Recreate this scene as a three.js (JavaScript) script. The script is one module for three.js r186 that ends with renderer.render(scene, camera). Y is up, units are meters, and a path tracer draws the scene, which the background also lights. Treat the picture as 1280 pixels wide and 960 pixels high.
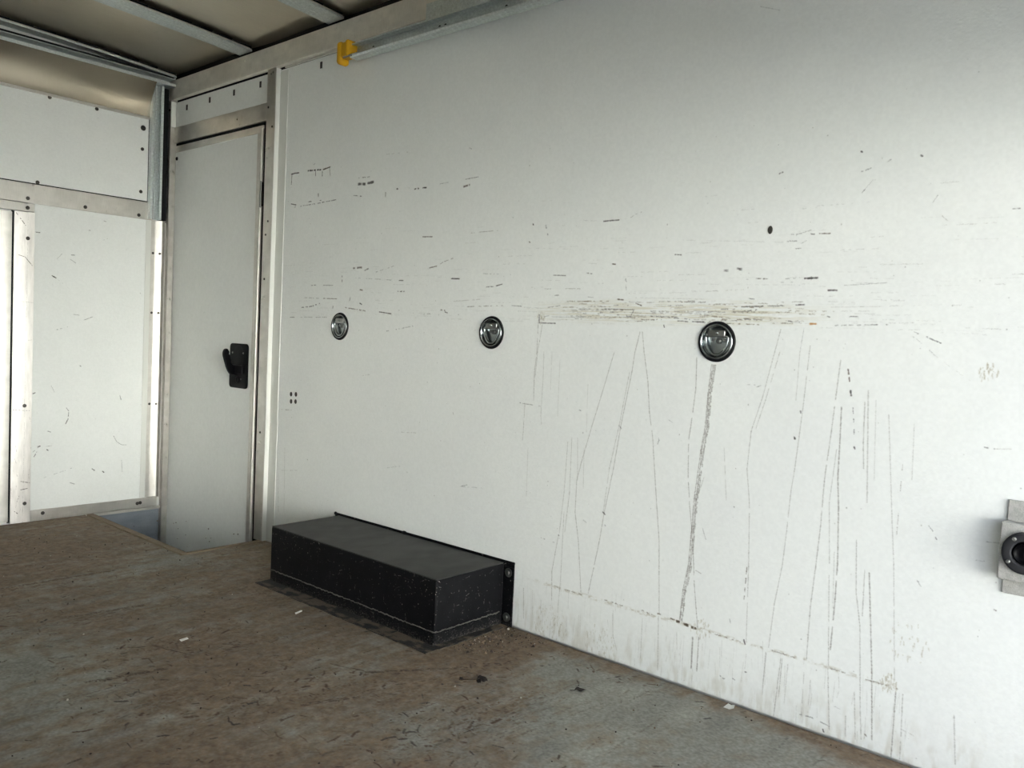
import * as THREE from 'three';
import { RoundedBoxGeometry } from 'three/addons/geometries/RoundedBoxGeometry.js';
import { mergeGeometries } from 'three/addons/utils/BufferGeometryUtils.js';

// ------------------------------------------------------------------ camera, sky, sun, exposure
// Inside of a van body: side wall face at x = 0, front bulkhead face at z = 0, deck top at y = 0, rear opening at z = 4.75.
const scene = new THREE.Scene();
const camera = new THREE.PerspectiveCamera(49.99, 1280 / 960, 0.05, 400);
camera.position.set(-2.1128, 0.9779, 4.2704);
camera.rotation.set(-0.0535, -0.856, 0.0476, 'YXZ');
scene.add(camera);

const SKY_LEVEL = 1.2;
const SUN_FROM = new THREE.Vector3(-0.3, 0.47, -0.8).normalize();
// hazy summer sky: white towards the horizon, pale blue above, a broad glow round the sun
{
  const w = 256, h = 128, data = new Float32Array(w * h * 4), v = new THREE.Vector3();
  for (let j = 0; j < h; j++) for (let i = 0; i < w; i++) {
    const up = ((j + 0.5) / h - 0.5) * Math.PI, round = ((i + 0.5) / w - 0.5) * 2 * Math.PI;
    v.set(Math.cos(up) * Math.cos(round), Math.sin(up), Math.cos(up) * Math.sin(round));
    const y = Math.max(0, v.y), air = 0.42 + 0.58 * Math.exp(-y / 0.2), blue = 1 - Math.exp(-y / 0.35), glow = 0.4 * Math.pow(Math.max(0, v.dot(SUN_FROM)), 6);
    const k = (j * w + i) * 4;
    data[k] = SKY_LEVEL * (air * (0.97 - 0.2 * blue) + glow); data[k + 1] = SKY_LEVEL * (air * (1.02 - 0.12 * blue) + glow); data[k + 2] = SKY_LEVEL * (air * (1.12 + 0.12 * blue) + glow); data[k + 3] = 1;
  }
  const sky = new THREE.DataTexture(data, w, h, THREE.RGBAFormat, THREE.FloatType);
  sky.mapping = THREE.EquirectangularReflectionMapping;
  sky.magFilter = sky.minFilter = THREE.LinearFilter;
  sky.needsUpdate = true;
  scene.background = sky;
}
const sun = new THREE.DirectionalLight(0xf6fafc, 27);
sun.name = 'sun';
sun.position.copy(SUN_FROM).multiplyScalar(30);
sun.castShadow = true;
sun.shadow.mapSize.set(2048, 2048);
for (const [k, v] of Object.entries({ left: -14, right: 14, top: 14, bottom: -14, near: 1, far: 80 })) sun.shadow.camera[k] = v;
scene.add(sun, sun.target);

const renderer = new THREE.WebGLRenderer({ antialias: true });
renderer.toneMapping = THREE.LinearToneMapping;
renderer.toneMappingExposure = 3.4;
renderer.shadowMap.enabled = true;

// scuffs and drip stains on the side wall: [width mm, strength, 0 solid / 1 broken, then z,y pairs in mm]
const DRIPS = [
  [2,0.4,0,2539,1047,2539,942,2533,875,2535,782], [2,0.35,0,2557,1035,2542,942,2537,862], [2,0.25,0,2569,943,2571,864,2569,731,2574,705], [2,0.3,0,2498,765,2497,670,2495,643], [2,0.38,0,2846,956,2802,804,2777,721,2744,603,2729,542,2729,439,2748,347,2768,188], [2,0.42,0,2934,1019,2920,959,2913,898,2884,732,2866,600,2840,453,2828,363,2796,190],
  [2,0.3,0,2905,898,2878,732,2851,598,2837,458], [2,0.42,0,2942,1020,2952,960,2971,873,2982,783,2998,709,3021,538,3040,405,3045,325,3054,192], [2.2,0.4,0,3127,952,3130,866,3125,797,3117,715,3122,612,3132,532,3149,427,3162,306,3172,239,3181,183], [2,0.35,0,3172,615,3145,523,3145,454], [2,0.3,0,3369,1039,3365,1022,3330,855,3304,761,3299,657,3312,567,3321,399,3328,183], [2,0.25,0,3370,979,3339,849,3317,771],
  [2,0.32,0,3450,1000,3442,839,3431,676,3425,618,3420,504,3415,419,3400,308,3392,188], [2,0.25,0,3387,169,3382,75], [2.4,0.3,0,3530,966,3519,785,3510,662,3508,540,3503,438,3496,325,3495,187], [2,0.25,0,3491,148,3492,33], [2.8,0.4,0,3540,848,3542,759,3543,667,3550,594,3557,450,3557,359,3554,228], [2,0.35,0,3551,179,3565,22],
  [2,0.25,0,3535,739,3526,603,3537,446], [2,0.32,0,3538,417,3552,186], [2.5,0.28,0,3596,865,3599,765,3604,700], [3,0.18,0,3602,895,3618,618], [2.2,0.3,0,3599,520,3607,390,3622,308,3637,95,3644,26], [2,0.35,0,3624,449,3626,334],
  [2.6,0.42,0,3635,445,3658,199,3670,23], [2,0.25,0,3654,840,3677,604,3690,479,3711,198], [2.4,0.4,0,3716,169,3716,4], [2,0.32,0,3732,169,3736,11], [2.5,0.25,0,3845,156,3855,43], [2,0.35,0,3427,167,3418,7],
  [2,0.4,0,3431,169,3428,63], [2,0.3,0,3620,138,3630,21], [2,0.3,0,3603,71,3606,18], [2,0.4,0,2667,352,2648,229,2653,134], [2,0.28,0,2685,431,2685,221,2680,101], [2,0.35,0,2532,145,2538,43],
  [2,0.25,0,2608,123,2611,75], [2,0.22,0,2892,151,2897,84,2914,41], [2,0.25,0,2998,163,2999,41], [2,0.35,0,3052,185,3060,23], [2,0.2,0,3115,154,3119,103], [4,0.3,0,3167,152,3168,61],
  [2.5,0.4,0,3186,157,3186,59], [2,0.3,0,3385,172,3383,55], [2,0.28,0,2701,675,2703,499,2692,367], [2,0.28,0,2686,660,2681,496,2670,358], [2,0.25,0,2724,677,2732,542], [2,0.18,0,2751,647,2756,520],
  [2,0.14,0,2753,850,2757,699], [2,0.14,0,2637,920,2639,738], [2,0.14,0,2603,944,2604,814], [2,0.16,0,2521,619,2524,457], [2,0.2,0,3547,479,3553,336], [2,0.2,0,3424,982,3422,856],
  [2,0.15,0,3622,873,3631,676], [2,0.2,0,3228,706,3244,562], [2,0.3,0,1054,385,1074,150], [2,0.25,0,1108,446,1118,158], [2,0.2,0,3713,823,3717,689], [2,0.2,0,3447,158,3444,49],
  [2,0.2,0,3509,134,3508,49],
];
const SCUFFS_MIDDLE = [
  [4,0.8,0,2781,1357,2811,1358,2837,1358], [1.5,0.4,1,2692,1366,2766,1359], [2,0.5,1,2875,1360,2894,1371,2916,1377], [5,0.3,1,2549,1362,2562,1322], [4,0.9,0,2820,1225,2840,1223], [1.5,0.5,1,2732,1229,2772,1227],
  [3,0.7,0,2593,1194,2643,1192], [3,0.7,1,2718,1200,2768,1194], [3,0.8,0,3038,1247,3059,1245], [1.5,0.45,1,2544,1179,2618,1176], [2,0.5,1,2559,1150,2586,1150], [2,0.5,1,2645,1151,2725,1149],
  [3,0.65,1,2594,1129,2630,1129], [2,0.6,1,2735,1124,2760,1122], [4,0.85,0,2847,1117,2868,1115], [3.5,0.8,0,2914,1105,2934,1098], [2.5,0.75,0,2420,1094,2463,1092], [2.5,0.6,1,2577,1089,2626,1096],
  [3,0.75,1,2785,1075,2844,1078], [2.5,0.7,0,2799,1087,2910,1086], [3,0.85,1,2838,1071,2903,1064], [2.5,0.8,0,2897,1064,2907,1084], [2,0.6,1,2971,1077,3136,1080], [3,0.65,1,2999,1066,3097,1061],
  [3,0.75,0,3059,1055,3143,1054], [1.5,0.4,1,2956,1096,3165,1094], [2.5,0.7,1,3119,1076,3258,1062], [3,0.85,0,3254,1098,3316,1100], [3,0.7,1,3257,1122,3289,1119], [3,0.7,1,3250,1085,3298,1090],
  [3,0.75,1,3263,1066,3300,1063], [3,0.75,1,3295,1175,3324,1172], [2,0.5,1,3232,1173,3267,1172], [8,0.3,0,3197,1198,3205,1197], [8,0.4,0,3235,1203,3245,1200], [2,0.5,0,2595,1059,2740,1059],
  [4,0.6,0,2541,1066,2543,1038,2610,1038], [3,0.3,0,2562,1058,2585,1064], [4,0.9,0,3004,1043,3005,1036], [4,0.9,0,3014,1042,3016,1036], [2,0.6,1,2869,1187,2877,1146], [3,0.55,0,2872,1180,2876,1170],
  [1.8,0.5,0,2474,1089,2536,1087], [1.5,0.35,1,2479,1286,2726,1272], [1.5,0.35,1,3051,1288,3405,1266], [1.5,0.3,1,3111,1161,3412,1156], [1.5,0.4,1,2625,1106,2812,1110], [1.6,0.4,1,2899,1122,3139,1118],
  [1.6,0.4,1,3087,1138,3258,1145],
];
const SCUFFS_FRONT = [
  [4,0.95,0,1088,1661,1118,1663,1151,1662], [3,0.8,0,1094,1660,1091,1604], [4.5,0.95,1,1213,1664,1271,1662,1322,1659], [4,0.9,0,1322,1659,1372,1665], [3,0.8,0,1268,1661,1270,1637], [3,0.8,0,1317,1652,1318,1632],
  [2.5,0.6,0,1367,1661,1374,1627], [3,0.85,0,1095,1531,1132,1524], [2.2,0.8,1,1120,1515,1280,1519,1419,1525], [4,0.7,0,1294,1560,1295,1547], [3,0.6,1,1227,1531,1319,1530], [2,0.5,0,1253,1686,1264,1691],
  [2.5,0.55,1,1552,1602,1633,1600], [9,0.28,1,1553,1578,1605,1574,1659,1577], [4,0.75,1,1768,1541,1806,1538], [4,0.75,1,1898,1529,1977,1529], [2.5,0.65,1,1735,1541,1736,1513], [2.5,0.6,1,1525,1535,1597,1525],
  [2,0.6,0,2172,1541,2235,1544], [6,0.4,1,2165,1516,2193,1520], [1.5,0.35,1,1721,1678,1857,1672], [2,0.4,1,2169,1657,2197,1645], [2,0.3,1,2032,1536,2083,1538], [3,0.6,0,1960,1347,2012,1345],
  [2,0.4,1,2204,1349,2360,1352], [3,0.5,0,2002,1230,2042,1236], [2,0.5,1,2059,1243,2079,1251,2132,1264], [7,0.3,1,1547,1238,1604,1241], [4,0.35,1,1625,1228,1655,1237], [3,0.65,1,1478,1218,1480,1182],
  [2.5,0.6,1,1259,1171,1300,1172], [2,0.5,0,1351,1171,1418,1170], [1.8,0.5,1,1215,1118,1332,1115], [2.5,0.65,0,1354,1115,1448,1114], [3,0.65,1,1200,1075,1276,1081,1333,1095], [3,0.7,0,1427,1099,1423,1075],
  [2.5,0.6,0,1115,1031,1148,1032], [1.8,0.5,1,1190,1033,1387,1036], [4,0.7,0,1599,1151,1615,1149], [4,0.8,0,1602,1096,1613,1092], [3,0.65,1,1836,1186,1873,1184], [3,0.65,1,1829,1144,1871,1143],
  [3,0.5,1,1507,1078,1640,1066], [3,0.75,0,1725,1063,1797,1057], [1.8,0.4,1,1534,1201,1789,1188], [3.5,0.7,0,2121,1189,2162,1188], [2.5,0.5,1,2297,1158,2342,1159], [3,0.7,0,2342,1161,2371,1167],
  [2,0.55,1,2208,1088,2382,1094], [3.5,0.75,1,2056,1076,2095,1074], [3,0.7,0,2095,1068,2108,1065], [1.5,0.4,1,2118,1106,2277,1115], [2,0.45,1,1773,989,1852,1000,1934,1014], [3,0.8,0,2495,1365,2498,1362],
  [3,0.8,0,2483,1307,2486,1304], [2.5,0.6,0,1539,1122,1534,1106], [2,0.4,1,1837,1249,1695,1220], [2,0.4,1,1984,1057,2027,1061], [1.6,0.4,1,2263,1205,2413,1199], [2,0.45,0,2159,706,2163,698],
  [2,0.45,1,2212,442,2247,453], [2,0.45,0,1279,418,1286,415], [1.5,0.35,1,1088,342,1211,359], [1.5,0.4,1,1620,802,1680,813], [1.5,0.4,1,1876,602,1967,609], [1.5,0.4,1,2212,442,2322,453],
  [1.5,0.35,1,1790,450,1884,470], [2,0.4,1,1073,616,1196,623],
];
const SCUFFS_REAR = [
  [4,0.7,0,3544,1485,3548,1483], [4.5,0.75,0,3684,1460,3687,1458], [3,0.65,1,3337,1450,3347,1453], [3,0.5,1,3549,1435,3572,1441], [2,0.45,1,3572,1441,3586,1453,3600,1464], [2,0.35,1,3596,1464,3601,1431],
  [3,0.35,1,3610,1453,3617,1458], [2.5,0.6,0,3554,1383,3560,1390], [1.5,0.45,0,3560,1390,3578,1412], [2.2,0.5,0,3718,1347,3727,1363], [2,0.4,0,3740,1314,3753,1302], [1.5,0.35,1,3435,1358,3570,1358],
  [3,0.7,1,3433,1287,3444,1286], [3,0.75,0,3454,1287,3482,1286], [2,0.55,1,3380,1288,3404,1289,3434,1298], [2.5,0.6,1,3370,1271,3396,1271], [2,0.5,1,3399,1260,3422,1270], [2.5,0.6,0,3395,1251,3408,1251],
  [5,0.9,0,3424,1173,3457,1174], [3,0.6,0,3441,1177,3441,1169], [2.5,0.65,1,3373,1173,3405,1173], [2,0.55,1,3290,1174,3324,1173], [1.8,0.5,1,3360,1163,3420,1165], [1.8,0.55,0,3526,1154,3628,1160],
  [4.5,0.8,0,3487,1142,3508,1142], [2.5,0.6,1,3600,1141,3609,1141], [3,0.65,1,3650,1140,3661,1142], [1.5,0.4,1,3465,1152,3506,1151], [2.8,0.75,1,3284,1099,3373,1102,3427,1105], [4,0.55,0,3405,1104,3427,1105],
  [1.5,0.4,0,3481,1099,3619,1102], [1.2,0.3,1,3619,1102,3732,1107], [3,0.7,0,3387,1062,3398,1060], [2,0.55,0,3398,1060,3419,1060], [2.5,0.65,1,3504,1053,3571,1056,3637,1058], [2.5,0.65,1,3544,1076,3566,1076],
  [3,0.7,0,3489,1076,3495,1074], [2.5,0.6,1,3698,1042,3729,1030], [3,0.8,0,3733,1028,3757,1018], [1.6,0.5,1,3695,1032,3722,1011,3747,989], [1.2,0.35,1,3746,989,3785,961,3824,934], [2.5,0.6,0,3883,1321,3897,1321],
  [1.5,0.4,1,3800,1292,3854,1292], [2,0.45,1,3887,1257,3896,1258], [3,0.7,1,3865,785,3884,784], [1.5,0.55,0,3884,784,3917,788], [2,0.6,0,3761,586,3771,575], [3,0.6,0,3771,575,3780,557],
  [5,0.85,0,3436,828,3437,824], [5,0.85,0,3424,759,3426,755], [3,0.4,1,3745,451,3754,439], [3,0.7,0,3909,422,3912,421], [2,0.5,0,3883,572,3928,576], [4,0.85,1,3550,944,3556,912],
  [5,0.9,1,3559,892,3567,856], [2.5,0.65,1,3568,848,3572,820,3578,759], [4,0.8,0,3578,751,3580,747], [2,0.45,1,3694,724,3693,666,3692,550], [3,0.8,0,3267,548,3269,547], [2.5,0.7,0,2845,419,2848,416],
  [4,0.85,0,2835,457,2844,451], [3,0.8,0,2667,354,2670,350], [3,0.7,1,3317,396,3314,297], [4,0.9,0,3321,188,3325,177], [3,0.6,1,3253,72,3268,63,3284,69], [3,0.6,0,3296,72,3303,70],
  [4,0.6,0,3330,101,3334,102], [2,0.5,1,3093,333,3104,330], [2,0.5,0,3049,766,3062,760], [2.5,0.55,1,3014,720,3020,704,3016,692], [2.5,0.65,1,2724,766,2753,757], [2.5,0.6,1,2476,767,2533,765],
  [2.5,0.5,1,2553,765,2574,762], [3,0.5,0,2878,732,2887,723], [2,0.4,1,3263,887,3321,887], [2.5,0.5,0,3312,882,3323,887], [2,0.5,0,3276,234,3279,225], [4,0.75,0,3549,17,3552,11],
  [4,0.7,0,3652,41,3656,38], [3,0.55,1,3488,36,3520,38,3565,31], [2,0.4,1,3574,86,3588,84], [2,0.4,1,3737,83,3777,74], [2,0.5,1,3285,382,3308,383], [3,0.5,0,3165,346,3180,341],
  [2,0.5,1,3177,471,3194,429], [2.5,0.5,1,2595,330,2652,325], [3,0.35,1,2762,419,2778,412], [2,0.35,0,3431,1044,3424,982], [2,0.3,1,3865,526,3913,527], [2,0.3,0,3253,1902,3310,1879],
];
// marks on the front bulkhead panel, x,y pairs in mm
const SCUFFS_BULKHEAD = [
  [1.5,0.5,0,-562,1260,-538,1289], [3,0.6,0,-496,1287,-481,1288], [2,0.5,0,-501,1266,-475,1250], [4,0.85,0,-582,1180,-564,1170], [1.5,0.3,1,-564,1170,-502,1123], [3,0.6,0,-656,1377,-638,1377],
  [2.5,0.65,1,-506,542,-495,526,-498,486], [3,0.7,0,-498,486,-509,463], [4,0.75,0,-656,615,-647,619], [4,0.8,0,-631,359,-621,362], [2,0.6,0,-653,335,-629,357], [3,0.7,0,-588,432,-575,427],
  [4,0.7,0,-592,343,-585,338], [2,0.5,0,-277,391,-261,361], [2,0.45,0,-261,361,-236,343,-211,341], [2,0.5,1,-582,914,-499,941], [2,0.5,1,-433,975,-391,993], [2,0.5,0,-481,1000,-455,998],
  [2.5,0.6,0,-250,599,-243,575], [2,0.4,1,-594,358,-551,363], [4,0.6,0,-380,231,-368,222], [4,0.7,0,-329,214,-321,207], [3,0.4,0,-485,172,-463,162], [3,0.55,1,-650,308,-636,334],
  [3,0.6,0,-128,336,-119,327], [2,0.35,0,-229,201,-234,264], [3,0.5,0,-447,750,-443,746], [2,0.4,1,-581,660,-562,621], [2,0.35,1,-345,1378,-326,1388], [2,0.35,1,-602,207,-475,243],
  [2.5,0.6,0,-347,1472,-335,1470], [2.5,0.5,0,-418,1416,-411,1417], [2,0.5,0,-159,1129,-155,1125],
];
// ------------------------------------------------------------------ small helpers
let seed = 12345;
const rnd = () => { seed = (seed + 0x6d2b79f5) | 0; let t = Math.imul(seed ^ (seed >>> 15), 1 | seed); t = (t + Math.imul(t ^ (t >>> 7), 61 | t)) ^ t; return ((t ^ (t >>> 14)) >>> 0) / 4294967296; };
const between = (a, b) => a + (b - a) * rnd();
const clamp = (x, a = 0, b = 1) => Math.min(b, Math.max(a, x));
const smooth = (a, b, x) => { const t = clamp((x - a) / (b - a)); return t * t * (3 - 2 * t); };
const lattice = new Float32Array(65536);
for (let i = 0; i < lattice.length; i++) lattice[i] = rnd();
function noise(x, y) {            // value noise, 0..1
  const ix = Math.floor(x), iy = Math.floor(y), fx = x - ix, fy = y - iy, u = fx * fx * (3 - 2 * fx), v = fy * fy * (3 - 2 * fy);
  const at = (a, b) => lattice[((a & 255) << 8) | (b & 255)];
  return (at(ix, iy) * (1 - u) + at(ix + 1, iy) * u) * (1 - v) + (at(ix, iy + 1) * (1 - u) + at(ix + 1, iy + 1) * u) * v;
}
function fbm(x, y, octaves = 4) { let s = 0, a = 0.5, n = 0; for (let i = 0; i < octaves; i++) { s += a * noise(x, y); n += a; a *= 0.5; x = x * 2.03 + 17.3; y = y * 2.03 + 9.1; } return s / n; }

const used = new Map();
function numbered(name) { const n = used.get(name) ?? 0; used.set(name, n + 1); return n ? name + '_' + String(n).padStart(3, '0') : name; }
function part(name, geometry, material, parent, at) {
  const m = new THREE.Mesh(geometry, material);
  m.name = numbered(name);
  m.castShadow = m.receiveShadow = true;
  if (at) m.position.set(...at);
  parent.add(m);
  return m;
}
function structure(name) { const g = new THREE.Group(); g.name = name; g.userData.kind = 'structure'; scene.add(g); return g; }
function thing(name, label, category, at = [0, 0, 0], group) {
  const g = new THREE.Group();
  g.name = numbered(name);
  g.position.set(...at);
  g.userData = { label, category };
  if (group) g.userData.group = group;
  scene.add(g);
  return g;
}
// uv in metres, projected along the main axis of each face normal (object space)
function metreUV(g) {
  if (g.index) g = g.toNonIndexed();
  const p = g.attributes.position, uv = new Float32Array(p.count * 2), a = new THREE.Vector3(), b = new THREE.Vector3(), c = new THREE.Vector3(), n = new THREE.Vector3();
  for (let i = 0; i < p.count; i += 3) {
    a.fromBufferAttribute(p, i); b.fromBufferAttribute(p, i + 1); c.fromBufferAttribute(p, i + 2);
    n.crossVectors(b.clone().sub(a), c.clone().sub(a));
    const x = Math.abs(n.x), y = Math.abs(n.y), z = Math.abs(n.z);
    [a, b, c].forEach((v, k) => {
      const [s, t] = x >= y && x >= z ? [v.z, v.y] : y >= z ? [v.x, v.z] : [v.x, v.y];
      uv[(i + k) * 2] = s; uv[(i + k) * 2 + 1] = t;
    });
  }
  g.setAttribute('uv', new THREE.BufferAttribute(uv, 2));
  return g;
}
// box between two corners, edges rounded
function slab(x0, x1, y0, y1, z0, z1, r = 0.0015) {
  const w = Math.abs(x1 - x0), h = Math.abs(y1 - y0), d = Math.abs(z1 - z0);
  const g = r > 0 ? new RoundedBoxGeometry(w, h, d, 2, Math.min(r, w * 0.45, h * 0.45, d * 0.45)) : new THREE.BoxGeometry(w, h, d);
  g.translate((x0 + x1) / 2, (y0 + y1) / 2, (z0 + z1) / 2);
  return metreUV(g);
}
// profile given as [a, b] pairs, closed, swept along one axis. axis 'y': a = x, b = z.  axis 'x': a = z, b = y.  axis 'z': a = x, b = y.
function sweep(profile, axis, from, to) {
  const s = new THREE.Shape(profile.map(([a, b]) => new THREE.Vector2(a, b)));
  const g = new THREE.ExtrudeGeometry(s, { depth: to - from, bevelEnabled: false, steps: 1 });
  g.translate(0, 0, from);
  if (axis === 'y') { g.applyMatrix4(new THREE.Matrix4().set(1, 0, 0, 0, 0, 0, 1, 0, 0, 1, 0, 0, 0, 0, 0, 1)); flip(g); }
  if (axis === 'x') { g.applyMatrix4(new THREE.Matrix4().set(0, 0, 1, 0, 0, 1, 0, 0, 1, 0, 0, 0, 0, 0, 0, 1)); flip(g); }
  g.computeVertexNormals();
  return metreUV(g);
}
function flip(g) {
  for (const name of ['position', 'normal', 'uv']) {
    const a = g.attributes[name];
    if (!a) continue;
    for (let i = 0; i < a.count; i += 3) for (let k = 0; k < a.itemSize; k++) { const t = a.getComponent(i + 1, k); a.setComponent(i + 1, k, a.getComponent(i + 2, k)); a.setComponent(i + 2, k, t); }
  }
}
// smooth open strip: points [a, b] thickened by t, swept along 'y' (a = x, b = z) or 'x' (a = z, b = y)
function bentSheet(points, t, axis, from, to) {
  const n = points.length, normals = points.map((_, i) => {
    const [x0, y0] = points[Math.max(0, i - 1)], [x1, y1] = points[Math.min(n - 1, i + 1)], l = Math.hypot(x1 - x0, y1 - y0);
    return [(y1 - y0) / l, -(x1 - x0) / l];
  });
  const pos = [], nor = [], uv = [], idx = [];
  const put = (a, b, along, na, nb) => { if (axis === 'y') { pos.push(a, along, b); nor.push(na, 0, nb); } else { pos.push(along, b, a); nor.push(0, nb, na); } };
  for (const side of [1, -1]) {
    const base = pos.length / 3;
    let s = 0;
    points.forEach(([a, b], i) => {
      if (i) s += Math.hypot(a - points[i - 1][0], b - points[i - 1][1]);
      const [na, nb] = normals[i];
      for (const along of [from, to]) { put(a + na * t / 2 * side, b + nb * t / 2 * side, along, na * side, nb * side); uv.push(s, along); }
    });
    for (let i = 0; i < n - 1; i++) { const q = base + i * 2; idx.push(q, q + 1, q + 2, q + 1, q + 3, q + 2); }
  }
  for (const i of [0, n - 1]) { const q = i * 2, r = n * 2 + i * 2; idx.push(q, q + 1, r, q + 1, r + 1, r); }
  const g = new THREE.BufferGeometry();
  g.setAttribute('position', new THREE.Float32BufferAttribute(pos, 3)); g.setAttribute('normal', new THREE.Float32BufferAttribute(nor, 3)); g.setAttribute('uv', new THREE.Float32BufferAttribute(uv, 2));
  // wind every triangle so that it faces the way its normals do
  const at = (i) => new THREE.Vector3().fromArray(pos, i * 3), nat = (i) => new THREE.Vector3().fromArray(nor, i * 3);
  for (let i = 0; i < idx.length; i += 3) if (at(idx[i + 1]).sub(at(idx[i])).cross(at(idx[i + 2]).sub(at(idx[i]))).dot(nat(idx[i])) < 0) [idx[i + 1], idx[i + 2]] = [idx[i + 2], idx[i + 1]];
  g.setIndex(idx);
  return g;
}
const lathe = (rows, segments = 40) => new THREE.LatheGeometry(rows.map(([r, h]) => new THREE.Vector2(Math.max(r, 1e-5), h)), segments);
const towardsRoom = (g) => g.rotateZ(Math.PI / 2);        // a lathe about y turned so that its +y points to -x, off the side wall
const towardsRear = (g) => g.rotateX(Math.PI / 2);        // ... so that its +y points to +z, off the bulkhead

// ------------------------------------------------------------------ textures
function canvasOf(w, h, paint) { const c = document.createElement('canvas'); c.width = w; c.height = h; paint(c.getContext('2d'), w, h); return c; }
function pixelFill(ctx, w, h, f) {
  const d = ctx.createImageData(w, h);
  for (let y = 0, i = 0; y < h; y++) for (let x = 0; x < w; x++, i += 4) { const [r, g, b] = f(x, y); d.data[i] = r; d.data[i + 1] = g; d.data[i + 2] = b; d.data[i + 3] = 255; }
  ctx.putImageData(d, 0, 0);
}
function texture(canvas, colour, repeatX = 1, repeatY = 1, offsetX = 0, offsetY = 0, wrap = THREE.RepeatWrapping) {
  const t = new THREE.CanvasTexture(canvas);
  t.wrapS = t.wrapT = wrap;
  t.repeat.set(repeatX, repeatY); t.offset.set(offsetX, offsetY);
  if (colour) t.colorSpace = THREE.SRGBColorSpace;
  t.anisotropy = 8;
  return t;
}
// one scuff or stain: a run of short dabs along a path, in canvas pixels
function scuff(ctx, pts, width, strength, broken, rgb) {
  let drop = 0, on = true;
  for (let i = 1; i < pts.length; i++) {
    const [x0, y0] = pts[i - 1], [x1, y1] = pts[i], len = Math.hypot(x1 - x0, y1 - y0), steps = Math.max(1, Math.round(len / 1.1));
    for (let k = 0; k <= steps; k++) {
      if (drop-- <= 0) { drop = broken ? between(1, 6) : between(3, 9); on = broken ? rnd() < 0.55 : rnd() < 0.975; }
      if (!on) continue;
      const f = k / steps, w = width * between(0.55, 1.15), x = x0 + (x1 - x0) * f + between(-0.3, 0.3), y = y0 + (y1 - y0) * f + between(-0.3, 0.3) * (broken ? 2 : 1);
      ctx.fillStyle = `rgba(${rgb},${strength * between(0.45, 1)})`;
      ctx.fillRect(x - w / 2, y - w / 2, w, w);
    }
  }
}

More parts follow.
